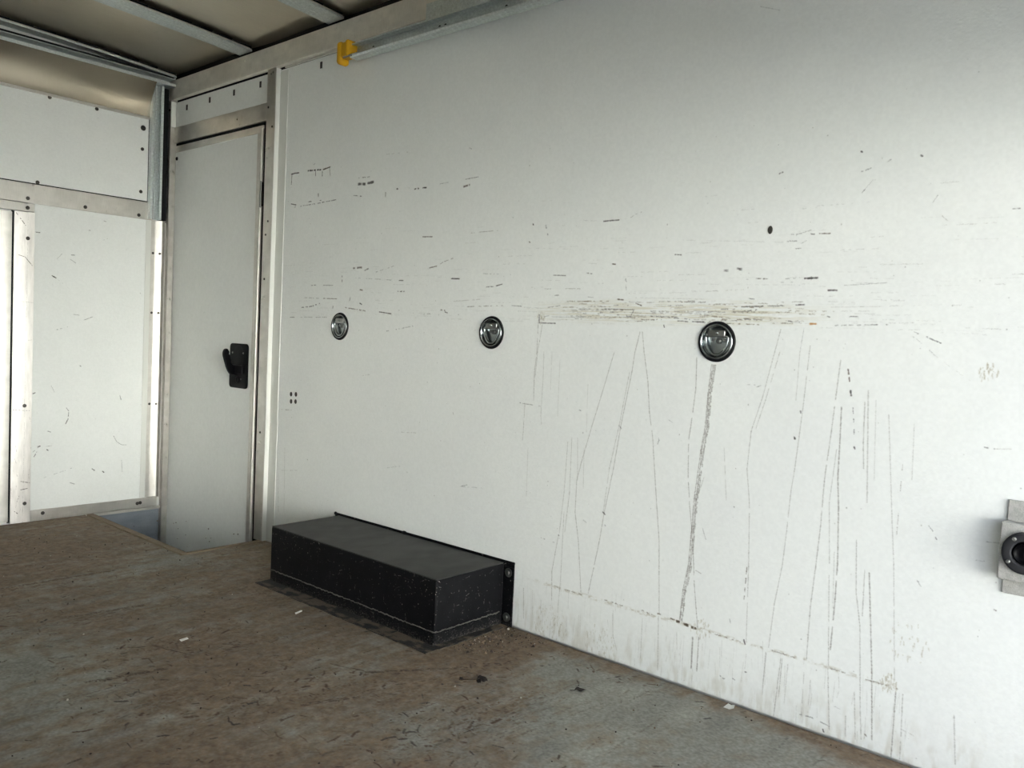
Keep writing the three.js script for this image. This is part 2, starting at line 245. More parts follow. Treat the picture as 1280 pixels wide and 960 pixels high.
// side wall panel: white laminate with scuffs and drip stains where the photograph has them. z 0.98 .. 4.05, y -0.02 .. 2.26
const WZ0 = 0.98, WZ1 = 4.05, WY0 = -0.02, WY1 = 2.26, WW = 2048, WH = 1520, WPX = WW / (WZ1 - WZ0), WPY = WH / (WY1 - WY0);
const wallX = (z) => (z - WZ0) * WPX, wallY = (y) => (WY1 - y) * WPY;
const wallCanvas = canvasOf(WW, WH, (ctx, w, h) => {
  pixelFill(ctx, w, h, (x, y) => {
    const grain = (fbm(x * 0.21, y * 0.21, 2) - 0.5) * 7, blotch = (fbm(x * 0.006 + 3, y * 0.006, 4) - 0.5) * 7, z = WZ0 + x / WPX, yy = WY1 - y / WPY;
    let r = 238 + grain + blotch, g = 240 + grain + blotch, b = 236 + grain + blotch * 0.8;
    // grime rubbed along the load line and splashed along the foot of the wall: speckled, not even
    const rub = smooth(0.05, 0, Math.abs(yy - 1.08)) * smooth(2.45, 2.75, z) * smooth(3.55, 3.25, z) * smooth(0.36, 0.72, fbm(z * 16, yy * 330, 4));
    const foot = smooth(0.16, 0.0, yy) * smooth(0.42, 0.8, fbm(z * 75, yy * 22 + 40, 4)), line = smooth(0.009, 0, Math.abs(yy - 0.182 - 0.006 * (noise(z * 14, 2) - 0.5))) * smooth(2.5, 2.7, z) * smooth(3.78, 3.6, z) * smooth(0.38, 0.75, fbm(z * 110, yy * 160, 3));
    r += (204 - r) * rub * 0.7; g += (197 - g) * rub * 0.7; b += (171 - b) * rub * 0.7;
    const dirt = clamp(foot * 0.26 + line * 0.5);
    r += (168 - r) * dirt; g += (160 - g) * dirt; b += (138 - b) * dirt;
    return [r, g, b];
  });
  const toPx = (m) => { const p = []; for (let i = 3; i < m.length; i += 2) p.push([wallX(m[i] / 1000), wallY(m[i + 1] / 1000)]); return p; };
  for (const m of DRIPS) scuff(ctx, toPx(m), m[0] * 0.75, Math.min(1, m[1] * 1.25), false, '118,114,104');
  for (const m of SCUFFS_FRONT) scuff(ctx, toPx(m), m[0] * 0.72, Math.min(1, m[1] * 1.1), m[2], rnd() < 0.3 ? '60,50,40' : '44,42,40');
  for (const m of [...SCUFFS_MIDDLE, ...SCUFFS_REAR]) scuff(ctx, toPx(m), m[0] * 0.56, m[1] * 0.86, m[2], rnd() < 0.3 ? '66,56,44' : '52,50,47');
  // the long dark run below the rear ring: many hair lines
  const run = [[3.181, 0.935], [3.174, 0.856], [3.172, 0.76], [3.162, 0.69], [3.158, 0.62], [3.151, 0.55], [3.148, 0.44], [3.145, 0.36], [3.132, 0.28], [3.126, 0.19]];
  for (let k = 0; k < 6; k++) scuff(ctx, run.map(([z, y]) => [wallX(z + (k - 2.5) * 0.0022 + between(-0.001, 0.001)), wallY(y)]), 1.5, 0.5, k % 2, '84,78,68');
  for (const [z0, y0, z1, y1, width, strength] of [[3.1, 0.187, 3.175, 0.18, 5, 0.8], [3.04, 0.192, 3.12, 0.186, 2.4, 0.6], [2.99, 0.188, 3.03, 0.183, 2, 0.6], [2.66, 0.183, 2.78, 0.18, 1.6, 0.5], [2.86, 0.186, 2.93, 0.183, 1.8, 0.55], [3.22, 0.18, 3.31, 0.18, 1.6, 0.5], [3.36, 0.183, 3.48, 0.18, 1.6, 0.5], [3.55, 0.18, 3.72, 0.178, 1.8, 0.45]]) scuff(ctx, [[wallX(z0), wallY(y0)], [wallX(z1), wallY(y1)]], width, strength, true, '74,64,47');
  // rust spot, and yellow-brown smears
  scuff(ctx, [[wallX(3.446), wallY(1.056)], [wallX(3.461), wallY(1.056)]], 3, 0.7, false, '178,122,62');
  for (const [z, y, n, s] of [[3.7, 0.19, 60, 0.022], [3.86, 0.96, 40, 0.02], [3.19, 0.186, 50, 0.03], [2.65, 0.05, 120, 0.07], [2.85, 0.045, 90, 0.06], [3.74, 0.3, 40, 0.05], [2.55, 1.06, 40, 0.018]])
    for (let i = 0; i < n; i++) { const a = between(0, 6.28), r = s * Math.sqrt(rnd()); scuff(ctx, [[wallX(z + Math.cos(a) * r), wallY(y + Math.sin(a) * r)], [wallX(z + Math.cos(a) * r + between(-0.002, 0.002)), wallY(y + Math.sin(a) * r - between(0, 0.012))]], 1.6, 0.3, false, '150,140,112'); }
  for (let i = 0; i < 95; i++) { const z = between(2.62, 3.42), y = between(1.05, 1.112), l = between(0.015, 0.13); scuff(ctx, [[wallX(z), wallY(y)], [wallX(z + l), wallY(y + between(-0.0015, 0.0015))]], between(1, 1.7), between(0.2, 0.7), true, rnd() < 0.5 ? '92,78,52' : '62,56,46'); }
  // hair scratches along the load band and small specks everywhere
  for (let i = 0; i < 330; i++) { const z = between(1.05, 4.0), y = 1.04 + Math.abs(between(-1, 1) * between(0, 0.42)), l = between(0.01, 0.11); scuff(ctx, [[wallX(z), wallY(y)], [wallX(z + l), wallY(y + between(-0.002, 0.002))]], 1, between(0.1, 0.34), true, '92,88,80'); }
  for (let i = 0; i < 420; i++) { const z = between(1.0, 4.04), y = between(0.02, 1.7), s = between(0.8, 2); ctx.fillStyle = `rgba(80,76,68,${between(0.08, 0.4)})`; ctx.fillRect(wallX(z), wallY(y), s, s * between(0.6, 1.6)); }
  for (let i = 0; i < 130; i++) { const z = between(2.5, 3.75), y = between(0.0, 0.17), l = between(0.01, 0.07); scuff(ctx, [[wallX(z), wallY(y)], [wallX(z + between(-0.004, 0.004)), wallY(y + l)]], 1.1, between(0.08, 0.3), false, '110,106,96'); }
});
const wallMap = texture(wallCanvas, true, 1 / (WZ1 - WZ0), 1 / (WY1 - WY0), -WZ0 / (WZ1 - WZ0), -WY0 / (WY1 - WY0), THREE.MirroredRepeatWrapping);

// fine pebbled face of the laminate
const pebbleCanvas = canvasOf(512, 512, (ctx, w, h) => pixelFill(ctx, w, h, (x, y) => { const v = 90 + 120 * fbm(x * 0.16, y * 0.16, 2); return [v, v, v]; }));
const pebble = texture(pebbleCanvas, false, 2.6, 2.6);

// bulkhead panels: x -0.9 .. 0, y 0 .. 2.1
const BW = 640, BH = 1493, BP = BH / 2.1;
const bulkheadCanvas = canvasOf(BW, BH, (ctx, w, h) => {
  pixelFill(ctx, w, h, (x, y) => { const grain = (fbm(x * 0.21 + 9, y * 0.21, 2) - 0.5) * 7 + (fbm(x * 0.008, y * 0.008 + 5, 3) - 0.5) * 6; return [238 + grain, 240 + grain, 236 + grain]; });
  const toPx = (m) => { const p = []; for (let i = 3; i < m.length; i += 2) p.push([(m[i] / 1000 + 0.9) * BP, (2.1 - m[i + 1] / 1000) * BP]); return p; };
  for (const m of SCUFFS_BULKHEAD) scuff(ctx, toPx(m), m[0] * 0.75, m[1], m[2], '48,46,44');
  for (let i = 0; i < 160; i++) { const s = between(0.8, 1.8); ctx.fillStyle = `rgba(80,76,68,${between(0.08, 0.35)})`; ctx.fillRect(between(0, w), between(0, h), s, s); }
});
const bulkheadMap = texture(bulkheadCanvas, true, 1 / 0.9, 1 / 2.1, 1, 0);

// plain white laminate, for the door, the header panel and the walls out of view
const plainCanvas = canvasOf(512, 512, (ctx, w, h) => {
  pixelFill(ctx, w, h, (x, y) => { const grain = (fbm(x * 0.21 + 5, y * 0.21, 2) - 0.5) * 7 + (fbm(x * 0.012, y * 0.012, 3) - 0.5) * 5; return [236 + grain, 238 + grain, 234 + grain]; });
  for (let i = 0; i < 26; i++) { const x = between(0, w), y = between(0, h); scuff(ctx, [[x, y], [x + between(-9, 9), y + between(-6, 6)]], 1, between(0.1, 0.3), true, '90,88,82'); }
});
const plainMap = texture(plainCanvas, true, 0.8, 0.8);

// deck: grey painted boards with trodden brown dirt. x -2.36 .. 0, z 0 .. 4.75
const DX = -2.36, DZ = 4.75, FZ = 4.75, FW = 1860, FH = 2048, FPX = FW / 2.36, FPZ = FH / FZ;
const floorDirt = (x, z) => {
  const n = fbm(x * 2.3 + 4, z * 1.9, 5), streak = fbm(x * 3.2, z * 26, 4), fine = fbm(x * 30, z * 34, 3);
  let bias = 0.15;
  bias += 0.1 * smooth(0.62, 0.1, Math.hypot((x + 0.75) / 1.15, (z - 2.8) / 0.6) * 0.6);       // trodden patch in the middle
  bias += 0.26 * smooth(0.13, 0.01, -x) * smooth(2.2, 2.6, z);                                // line of dirt at the foot of the wall
  bias += 0.42 * smooth(0.34, 0.05, Math.hypot(x + 0.13, (z - 2.56) * 1.3));                  // swept up behind the wheel box
  bias -= 0.24 * smooth(0.75, 0.15, Math.hypot((x + 0.34), (z - 3.3) * 0.62));
  return smooth(0.44, 0.76, n * 0.46 + streak * 0.26 + fine * 0.28 + bias);
};
const floorCanvas = canvasOf(FW, FH, (ctx, w, h) => {
  pixelFill(ctx, w, h, (px, py) => {
    const x = DX + px / FPX, z = py / FPZ, d = floorDirt(x, z), g0 = (fbm(x * 170, z * 170, 2) - 0.5) * 40, wear = (fbm(x * 7 + 30, z * 12, 4) - 0.5) * 40;
    let r = 139 + g0 + wear, g = 137 + g0 + wear, b = 127 + g0 + wear * 0.9;
    const dust = (fbm(x * 70, z * 70 + 8, 3) - 0.5) * 50, k = d * (0.6 + 0.4 * noise(x * 200, z * 200));
    r += (117 + dust - r) * k; g += (96 + dust - g) * k; b += (74 + dust * 0.8 - b) * k;
    return [r, g, b];
  });
  const X = (x) => (x - DX) * FPX, Z = (z) => z * FPZ;
  const line = (x0, z0, x1, z1, wdt, a, broken, rgb) => scuff(ctx, [[X(x0), Z(z0)], [X(x1), Z(z1)]], wdt, a, broken, rgb);
  for (let i = 0; i < 420; i++) { const x = between(-2, -0.03), z = between(0.1, 4.2), l = between(0.02, 0.24); line(x, z, x + l, z + between(-0.012, 0.012), between(1, 2.6), between(0.08, 0.32), true, rnd() < 0.6 ? '72,54,39' : '74,69,62'); }
  for (let i = 0; i < 900; i++) {   // grass ends, bark crumbs, heel marks
    const x = between(-1.9, -0.02), z = between(0.2, 4.2); if (rnd() > 0.25 + floorDirt(x, z)) continue;
    const a = between(0, 3.14), l = between(0.006, 0.03); line(x, z, x + Math.cos(a) * l, z + Math.sin(a) * l, between(1.4, 3), between(0.25, 0.75), false, rnd() < 0.7 ? '52,39,27' : '40,36,32');
  }
  // brown crumbly smears dragged across the boards
  for (const [cx, cz, lx, lz, n] of [[-1.05, 1.5, 0.32, 0.03, 190], [-0.95, 1.86, 0.3, 0.05, 220], [-0.74, 2.05, 0.14, 0.02, 110], [-1.2, 1.05, 0.4, 0.03, 170], [-1.22, 0.62, 0.2, 0.03, 120], [-0.86, 0.75, 0.3, 0.03, 150], [-1.1, 2.25, 0.2, 0.03, 140], [-0.95, 2.4, 0.2, 0.03, 120], [-0.78, 2.5, 0.16, 0.03, 160], [-0.62, 2.62, 0.22, 0.08, 320], [-0.52, 2.88, 0.2, 0.07, 300], [-0.85, 2.9, 0.2, 0.1, 240], [-0.7, 1.1, 0.3, 0.03, 120], [-0.3, 1.2, 0.25, 0.03, 120], [-0.55, 1.55, 0.2, 0.03, 90]])
    for (let i = 0; i < n; i++) { const u = (rnd() + rnd() + rnd()) / 1.5 - 1, v = (rnd() + rnd() + rnd()) / 1.5 - 1, s = between(2, 7); ctx.fillStyle = `rgba(${rnd() < 0.6 ? '92,66,44' : '70,52,38'},${between(0.08, 0.4)})`; ctx.fillRect(X(cx + u * lx * 1.6), Z(cz + v * lz * 2 + u * lx * 0.05), s * between(0.7, 2.2), s * 0.5); }
  // tangles of crumbs and scrapes, thick where people tread
  for (const [cx, cz, sx, sz, n] of [[-0.95, 1.95, 0.28, 0.2, 260], [-0.8, 2.45, 0.3, 0.2, 260], [-0.68, 2.85, 0.2, 0.13, 220], [-1.15, 2.2, 0.2, 0.3, 200], [-1.2, 1.3, 0.3, 0.3, 130], [-1.0, 0.6, 0.35, 0.25, 110], [-0.3, 2.68, 0.2, 0.1, 90], [-1.0, 2.9, 0.3, 0.3, 220], [-0.08, 2.9, 0.04, 0.4, 90]])
    for (let i = 0; i < n * 0.38; i++) {
      const u = (rnd() + rnd() + rnd()) / 1.5 - 1, v = (rnd() + rnd() + rnd()) / 1.5 - 1, x = cx + u * sx * 1.5, z = cz + v * sz * 1.5, a = between(0, 6.28), l = between(0.004, 0.026), bendy = between(-0.6, 0.6);
      const x1 = x + Math.cos(a) * l, z1 = z + Math.sin(a) * l;
      scuff(ctx, [[X(x), Z(z)], [X(x1), Z(z1)], [X(x1 + Math.cos(a + bendy) * l * 0.7), Z(z1 + Math.sin(a + bendy) * l * 0.7)]], between(1.2, 4.2), between(0.15, 0.6), rnd() < 0.6, rnd() < 0.75 ? '70,49,33' : '46,38,31');
    }
  for (let k = 0; k < 9; k++) line(-0.72 + k * 0.012, 2.72 + k * 0.035, -0.42 + k * 0.02, 2.76 + k * 0.036, 1.6, 0.34, true, '66,50,38');   // rippled scrape marks
  for (const [x0, z0, x1, z1] of [[-0.62, 2.44, -0.36, 2.62], [-0.95, 1.86, -0.9, 2.02], [-1.05, 1.45, -0.8, 1.49], [-1.2, 1.0, -0.7, 1.02], [-0.86, 2.5, -0.72, 2.56], [-1.2, 2.0, -1.0, 2.05], [-1.15, 0.62, -0.95, 0.7], [-0.64, 2.33, -0.6, 2.44]]) for (let k = 0; k < 3; k++) line(x0, z0 + k * 0.006, x1, z1 + k * 0.006, 2.4, 0.5, true, '58,42,29');
  for (let i = 0; i < 700; i++) { ctx.fillStyle = `rgba(${rnd() < 0.12 ? '200,196,184' : '38,31,25'},${between(0.25, 0.7)})`; const s = between(1, 2.6); ctx.fillRect(X(between(-1.9, 0)), Z(between(0.1, 4.4)), s, s * between(0.6, 1.2)); }
});
const floorMap = texture(floorCanvas, true, 1 / 2.36, 1 / FZ, 1, 1, THREE.MirroredRepeatWrapping);
const floorBumpCanvas = canvasOf(512, 512, (ctx, w, h) => pixelFill(ctx, w, h, (x, y) => { const v = 255 * clamp(0.5 + (fbm(x * 0.05, y * 0.3, 4) - 0.5) * 0.7 + (noise(x * 0.7, y * 0.7) - 0.5) * 0.3); return [v, v, v]; }));
const floorBump = texture(floorBumpCanvas, false, 2, 2);

// mill-finish aluminium: hair lines, handling smudges; galvanised steel: spangles and dull streaks
const aluminiumCanvas = canvasOf(1024, 1024, (ctx, w, h) => {
  pixelFill(ctx, w, h, (x, y) => { const v = 232 + (fbm(x * 0.012, y * 0.02, 4) - 0.5) * 26 + (fbm(x * 0.5, y * 0.03, 2) - 0.5) * 12; return [v, v - 4, v - 12]; });
  for (let i = 0; i < 240; i++) { const x = between(0, w), y = between(0, h), a = between(0, 6.28), l = between(8, 46); scuff(ctx, [[x, y], [x + Math.cos(a) * l, y + Math.sin(a) * l]], 1.2, between(0.15, 0.5), rnd() < 0.5, rnd() < 0.4 ? '236,236,234' : '96,92,86'); }
});
const aluminiumMap = texture(aluminiumCanvas, true, 1.5, 1.5);
const aluminiumRoughCanvas = canvasOf(512, 512, (ctx, w, h) => pixelFill(ctx, w, h, (x, y) => { const v = 255 * clamp(0.74 + (fbm(x * 0.02, y * 0.03, 4) - 0.5) * 0.5 + (fbm(x * 0.6, y * 0.04, 2) - 0.5) * 0.24); return [v, v, v]; }));
const aluminiumRough = texture(aluminiumRoughCanvas, false, 1.5, 1.5);
const zincCanvas = canvasOf(512, 512, (ctx, w, h) => {
  const cells = Array.from({ length: 520 }, () => [between(0, w), between(0, h), between(-1, 1)]);
  const grid = new Map(); cells.forEach((c) => { const k = Math.floor(c[0] / 32) + ',' + Math.floor(c[1] / 32); grid.set(k, [...(grid.get(k) ?? []), c]); });
  pixelFill(ctx, w, h, (x, y) => {
    let best = 1e9, tone = 0;
    for (let i = -1; i <= 1; i++) for (let j = -1; j <= 1; j++) for (const c of grid.get((Math.floor(x / 32) + i) + ',' + (Math.floor(y / 32) + j)) ?? []) { const d = (c[0] - x) ** 2 + (c[1] - y) ** 2; if (d < best) { best = d; tone = c[2]; } }
    const v = 216 + tone * 8 + (fbm(x * 0.02, y * 0.05, 4) - 0.5) * 26; return [v - 6, v, v - 1];
  });
});
const zincMap = texture(zincCanvas, true, 9, 9);

const sheetCanvas = canvasOf(1024, 1024, (ctx, w, h) => {
  pixelFill(ctx, w, h, (x, y) => { const v = 238 + (fbm(x * 0.006, y * 0.006, 4) - 0.5) * 16 + (fbm(x * 0.03, y * 0.6, 2) - 0.5) * 10; return [v, v - 5, v - 16]; });
  for (let i = 0; i < 70; i++) { const x = between(0, w), y = between(0, h), a = between(0, 6.28), l = between(8, 40); scuff(ctx, [[x, y], [x + Math.cos(a) * l, y + Math.sin(a) * l]], 1.2, between(0.15, 0.45), true, '70,66,58'); }
});
const sheetMap = texture(sheetCanvas, true, 0.9, 0.9);
const jambCanvas = canvasOf(128, 2048, (ctx, w, h) => {
  pixelFill(ctx, w, h, (x, y) => { const v = 214 + (fbm(x * 0.05, y * 0.012, 4) - 0.5) * 34 + (fbm(x * 0.5, y * 0.03, 2) - 0.5) * 12; return [v, v - 4, v - 10]; });
  const Y = (y) => (1 - y / 1.464) * h, X = (f) => f * w;
  for (const [x0, y0, x1, y1, s] of [[0.08, 1.455, 0.6, 1.395, 4], [0.12, 1.265, 0.55, 1.255, 3.5], [0.55, 1.255, 0.98, 1.21, 3.5], [0.05, 1.05, 0.98, 1.045, 1.6], [0.05, 0.86, 0.95, 0.87, 1.6], [0.05, 0.54, 0.95, 0.535, 3], [0.5, 0.2, 0.95, 0.19, 4], [0.5, 0.16, 0.9, 0.165, 4], [0.2, 0.06, 0.4, 0.045, 4], [0.62, 0, 0.66, 1.464, 1.2]]) scuff(ctx, [[X(x0), Y(y0)], [X(x1), Y(y1)]], s, 0.6, true, '58,54,50');
  for (let i = 0; i < 70; i++) { const x = between(0, w), y = Y(Math.abs(between(-0.6, 0.6))), a = between(0.9, 2.2), l = between(10, 60); scuff(ctx, [[x, y], [x + Math.cos(a) * l * 0.6, y + Math.sin(a) * l]], between(1.2, 2.6), between(0.2, 0.6), true, rnd() < 0.5 ? '240,240,238' : '96,90,86'); }
});
const jambMap = texture(jambCanvas, true, 1 / 0.0845, 1 / 1.464);
const stepCanvas = canvasOf(256, 256, (ctx, w, h) => pixelFill(ctx, w, h, (x, y) => { const v = (fbm(x * 0.02, y * 0.05, 4) - 0.5) * 26 + (noise(x * 0.7, y * 0.7) - 0.5) * 8; return [136 + v, 143 + v, 151 + v]; }));
const stepMap = texture(stepCanvas, true, 2.5, 2.5);

// black paint of the wheel box: chips, scratches and dust
const blackCanvas = canvasOf(1024, 512, (ctx, w, h) => {
  pixelFill(ctx, w, h, (x, y) => { const v = 15 + (fbm(x * 0.02, y * 0.02, 4) - 0.5) * 12; return [v, v, v + 2]; });
  for (let i = 0; i < 520; i++) { const x = between(0, w), y = between(0, h), s = between(1.2, 4.2); ctx.fillStyle = `rgba(186,182,170,${between(0.2, 0.9) * (rnd() < 0.35 ? 1 : 0.5)})`; ctx.fillRect(x, y, s, s * between(0.5, 2)); }
  for (let i = 0; i < 130; i++) { const x = between(0, w), y = between(0, h), a = between(-0.5, 0.5) + (rnd() < 0.4 ? 1.57 : 0), l = between(6, 60); scuff(ctx, [[x, y], [x + Math.cos(a) * l * 0.5, y + Math.sin(a) * l * 0.5 + between(-4, 4)], [x + Math.cos(a) * l, y + Math.sin(a) * l]], 2.4, between(0.25, 0.65), true, '160,158,150'); }
  for (let i = 0; i < 1500; i++) { const x = between(0, w), y = h - 8 - 58 * rnd() * rnd(), s = between(1.5, 5); ctx.fillStyle = `rgba(112,108,98,${between(0.06, 0.4)})`; ctx.fillRect(x, y, s * 1.6, s); }   // knocks and grit along the foot
});
const blackMap = texture(blackCanvas, true, 1.4, 2.8, 0, 0.0);
const dustSheenCanvas = canvasOf(1024, 512, (ctx, w, h) => {
  pixelFill(ctx, w, h, (x, y) => { const v = 50 + (fbm(x * 0.014, y * 0.02, 5) - 0.5) * 34 + (noise(x * 0.8, y * 0.8) - 0.5) * 8; return [v + 1, v + 1, v - 2]; });
  for (let i = 0; i < 60; i++) { const x = between(0, w), y = between(0, h), a = between(0, 6.28), l = between(6, 50); scuff(ctx, [[x, y], [x + Math.cos(a) * l, y + Math.sin(a) * l]], 1.2, between(0.1, 0.3), true, '120,116,104'); }
  for (let i = 0; i < 9; i++) scuff(ctx, [[520 + i * 7, 250 + i * 6], [580 + i * 7, 254 + i * 8]], 1.4, 0.35, true, '132,126,108');   // the pale scrape on top
});
const dustSheenMap = texture(dustSheenCanvas, true, 1, 2, 0.0, 0);  // dust film, with the sky sheen on the box top put into the grey
const mudCanvas = canvasOf(512, 512, (ctx, w, h) => {
  pixelFill(ctx, w, h, (x, y) => { const k = smooth(0.4, 0.62, fbm(x * 0.03, y * 0.018, 5)), v = (noise(x * 0.6, y * 0.6) - 0.5) * 22; return [30 + 62 * k + v, 28 + 53 * k + v, 25 + 42 * k + v]; });
  for (let i = 0; i < 500; i++) { const s = between(1, 4); ctx.fillStyle = `rgba(${rnd() < 0.3 ? '150,144,130' : '22,20,18'},${between(0.2, 0.7)})`; ctx.fillRect(between(0, w), between(0, h), s, s * 0.8); }
});
const mudMap = texture(mudCanvas, true, 2.2, 2.2);
const castCanvas = canvasOf(256, 256, (ctx, w, h) => {
  pixelFill(ctx, w, h, (x, y) => { const v = 182 + (fbm(x * 0.05, y * 0.05, 4) - 0.5) * 40 + (noise(x * 0.7, y * 0.7) - 0.5) * 34; return [v, v - 1, v - 7]; });
  for (let i = 0; i < 240; i++) { ctx.fillStyle = `rgba(70,66,60,${between(0.1, 0.45)})`; const s = between(1, 3); ctx.fillRect(between(0, w), between(0, h), s, s); }
});
const castMap = texture(castCanvas, true, 7, 7);
const asphaltCanvas = canvasOf(1024, 1024, (ctx, w, h) => pixelFill(ctx, w, h, (x, y) => { const v = (fbm(x * 0.4, y * 0.4, 2) - 0.5) * 60 + (fbm(x * 0.02, y * 0.02, 4) - 0.5) * 40; return [98 + v * 0.6, 97 + v * 0.6, 94 + v * 0.6]; }));
const asphaltMap = texture(asphaltCanvas, true, 0.25, 0.25);
const woodCanvas = canvasOf(512, 256, (ctx, w, h) => pixelFill(ctx, w, h, (x, y) => { const v = (fbm(x * 0.01, y * 0.3, 4) - 0.5) * 50 + (noise(x * 0.5, y * 0.5) - 0.5) * 24; return [128 + v, 113 + v, 92 + v * 0.9]; }));
const woodMap = texture(woodCanvas, true, 2, 4);

// ------------------------------------------------------------------ materials
const phys = (o) => new THREE.MeshPhysicalMaterial({ side: THREE.DoubleSide, ...o });
const std = (o) => new THREE.MeshStandardMaterial({ side: THREE.DoubleSide, ...o });
const M = {
  wall: std({ map: wallMap, roughness: 0.5, bumpMap: pebble, bumpScale: 0.0006 }),
  bulkhead: std({ map: bulkheadMap, roughness: 0.5, bumpMap: pebble, bumpScale: 0.0006 }),
  plain: std({ map: plainMap, roughness: 0.5, bumpMap: pebble, bumpScale: 0.0006 }),
  seal: std({ color: 0xdedfd8, roughness: 0.6 }),
  floor: std({ map: floorMap, roughness: 0.82, bumpMap: floorBump, bumpScale: 0.0012 }),
  aluminium: std({ map: aluminiumMap, color: 0xe6e6e6, metalness: 1, roughness: 0.5, roughnessMap: aluminiumRough }),
  millRail: std({ map: aluminiumMap, metalness: 1, roughness: 0.62 }),
  jamb: std({ map: jambMap, metalness: 1, roughness: 0.44 }),
  polished: std({ map: aluminiumMap, color: 0xe6e6e6, metalness: 1, roughness: 0.44 }),
  zinc: std({ map: zincMap, metalness: 1, roughness: 0.5 }),
  roofSheet: std({ map: sheetMap, color: 0xe4e0d8, metalness: 1, roughness: 0.43 }),
  coveSheet: std({ map: sheetMap, color: 0xbab4aa, metalness: 1, roughness: 0.27 }),
  stepSheet: std({ map: stepMap, metalness: 0.5, roughness: 0.5 }),
  steel: std({ color: 0x9a9a96, metalness: 1, roughness: 0.35 }),
  darkSteel: std({ color: 0x4d4a45, metalness: 0.8, roughness: 0.5 }),
  chrome: std({ color: 0xaeb4b4, metalness: 1, roughness: 0.22 }),
  hole: std({ color: 0x161513, roughness: 0.9 }),
  rubber: phys({ color: 0x0c0c0e, roughness: 0.6, specularIntensity: 0.5 }),  // rubber parts, and the painted shade in the body gaps
  greyRubber: phys({ color: 0x303032, roughness: 0.6, specularIntensity: 0.5 }),
  blackPlastic: phys({ color: 0x060608, roughness: 0.38, specularIntensity: 0.16 }),
  blackPaint: phys({ map: blackMap, roughness: 0.5, specularIntensity: 0.3 }),
  dustSheenPaint: std({ map: dustSheenMap, roughness: 0.62 }),
  muddyPaint: std({ map: mudMap, roughness: 0.85, bumpMap: floorBump, bumpScale: 0.003 }),
  weld: std({ color: 0x55534d, roughness: 0.6 }),
  yellow: std({ color: 0xd8a310, roughness: 0.5 }),
  cast: std({ map: castMap, metalness: 0.25, roughness: 0.6 }),
  wood: std({ map: woodMap, roughness: 0.85 }),
  asphalt: std({ map: asphaltMap, roughness: 0.95 }),
  paper: std({ color: 0xecebe4, roughness: 0.75 }),
  leaf: std({ color: 0x231d17, roughness: 0.85 }),
  twig: std({ color: 0x2e241a, roughness: 0.9 }),
  grit: std({ color: 0xffffff, roughness: 0.9 }),
  render: std({ color: 0xefece3, roughness: 0.9 }),  // pale face of the added bounce wall
  bodyPaint: std({ color: 0xe4e4df, roughness: 0.4 }),
};

// ------------------------------------------------------------------ ground outside and the van body shell
const ground = structure('ground');
part('asphalt_yard', metreUV(new THREE.PlaneGeometry(160, 160).rotateX(-Math.PI / 2)), M.asphalt, ground, [0, -1.05, 0]);

// added unseen pale wall: bounces sun deep into the van and onto the metal strips
const bounceWall = structure('added_bounce_wall');
part('bounce_face', slab(-10, -1.2, -1.05, 3.6, 16, 16.4, 0), M.render, bounceWall);
part('bounce_wall_cap', slab(-10.1, -1.1, 3.6, 3.75, 15.9, 16.5, 0), M.cast, bounceWall);

const floor = structure('floor');
{
  const s = new THREE.Shape([[DX, 0], [-0.41, 0], [-0.41, -0.985], [0.0, -0.985], [0.0, -DZ], [DX, -DZ]].map(([x, y]) => new THREE.Vector2(x, y)));
  const g = new THREE.ExtrudeGeometry(s, { depth: 0.04, bevelEnabled: false });
  g.rotateX(-Math.PI / 2).translate(0, -0.04, 0);
  part('deck', g, M.floor, floor);
  part('subframe', slab(DX, -0.42, -0.16, -0.041, 0, DZ, 0), M.darkSteel, floor);
  part('subframe', slab(-0.419, 0.03, -0.16, -0.041, 1.0, DZ, 0), M.darkSteel, floor);
  // edge strips of the step well beside the side door
  part('well_edge', slab(-0.404, -0.372, -0.036, 0.004, 0.004, 0.955, 0.002), M.wood, floor);
  part('well_edge', slab(-0.404, -0.002, -0.036, 0.004, 0.958, 0.984, 0.002), M.wood, floor);
  part('well_riser', slab(-0.376, -0.372, -0.4, -0.037, 0.004, 0.97, 0), M.stepSheet, floor);
  part('well_riser', slab(-0.371, 0.018, -0.4, -0.037, 0.972, 0.976, 0), M.stepSheet, floor);
  part('well_step', slab(-0.371, 0.03, -0.41, -0.4, -0.01, 0.97, 0), M.stepSheet, floor);
}

// ------------------------------------------------------------------ screws, rivets
const screwHead = lathe([[0.0065, 0], [0.0065, 0.0012], [0.0052, 0.003], [0.0024, 0.0037], [0.0018, 0.0024], [0, 0.0022]], 14);
const screwRoom = towardsRoom(screwHead.clone()), screwRear = towardsRear(screwHead.clone());
const screwRearBig = screwRear.clone().scale(1.35, 1.35, 1);
const holeDisc = lathe([[0.0062, 0], [0.0058, 0.0009], [0.003, 0.0006], [0, 0.0004]], 14), holeRoom = towardsRoom(holeDisc.clone());
const screwsRear = (parent, list, z) => { for (const [x, y] of list) part('screw', screwRearBig, M.darkSteel, parent, [x, y, z]); };

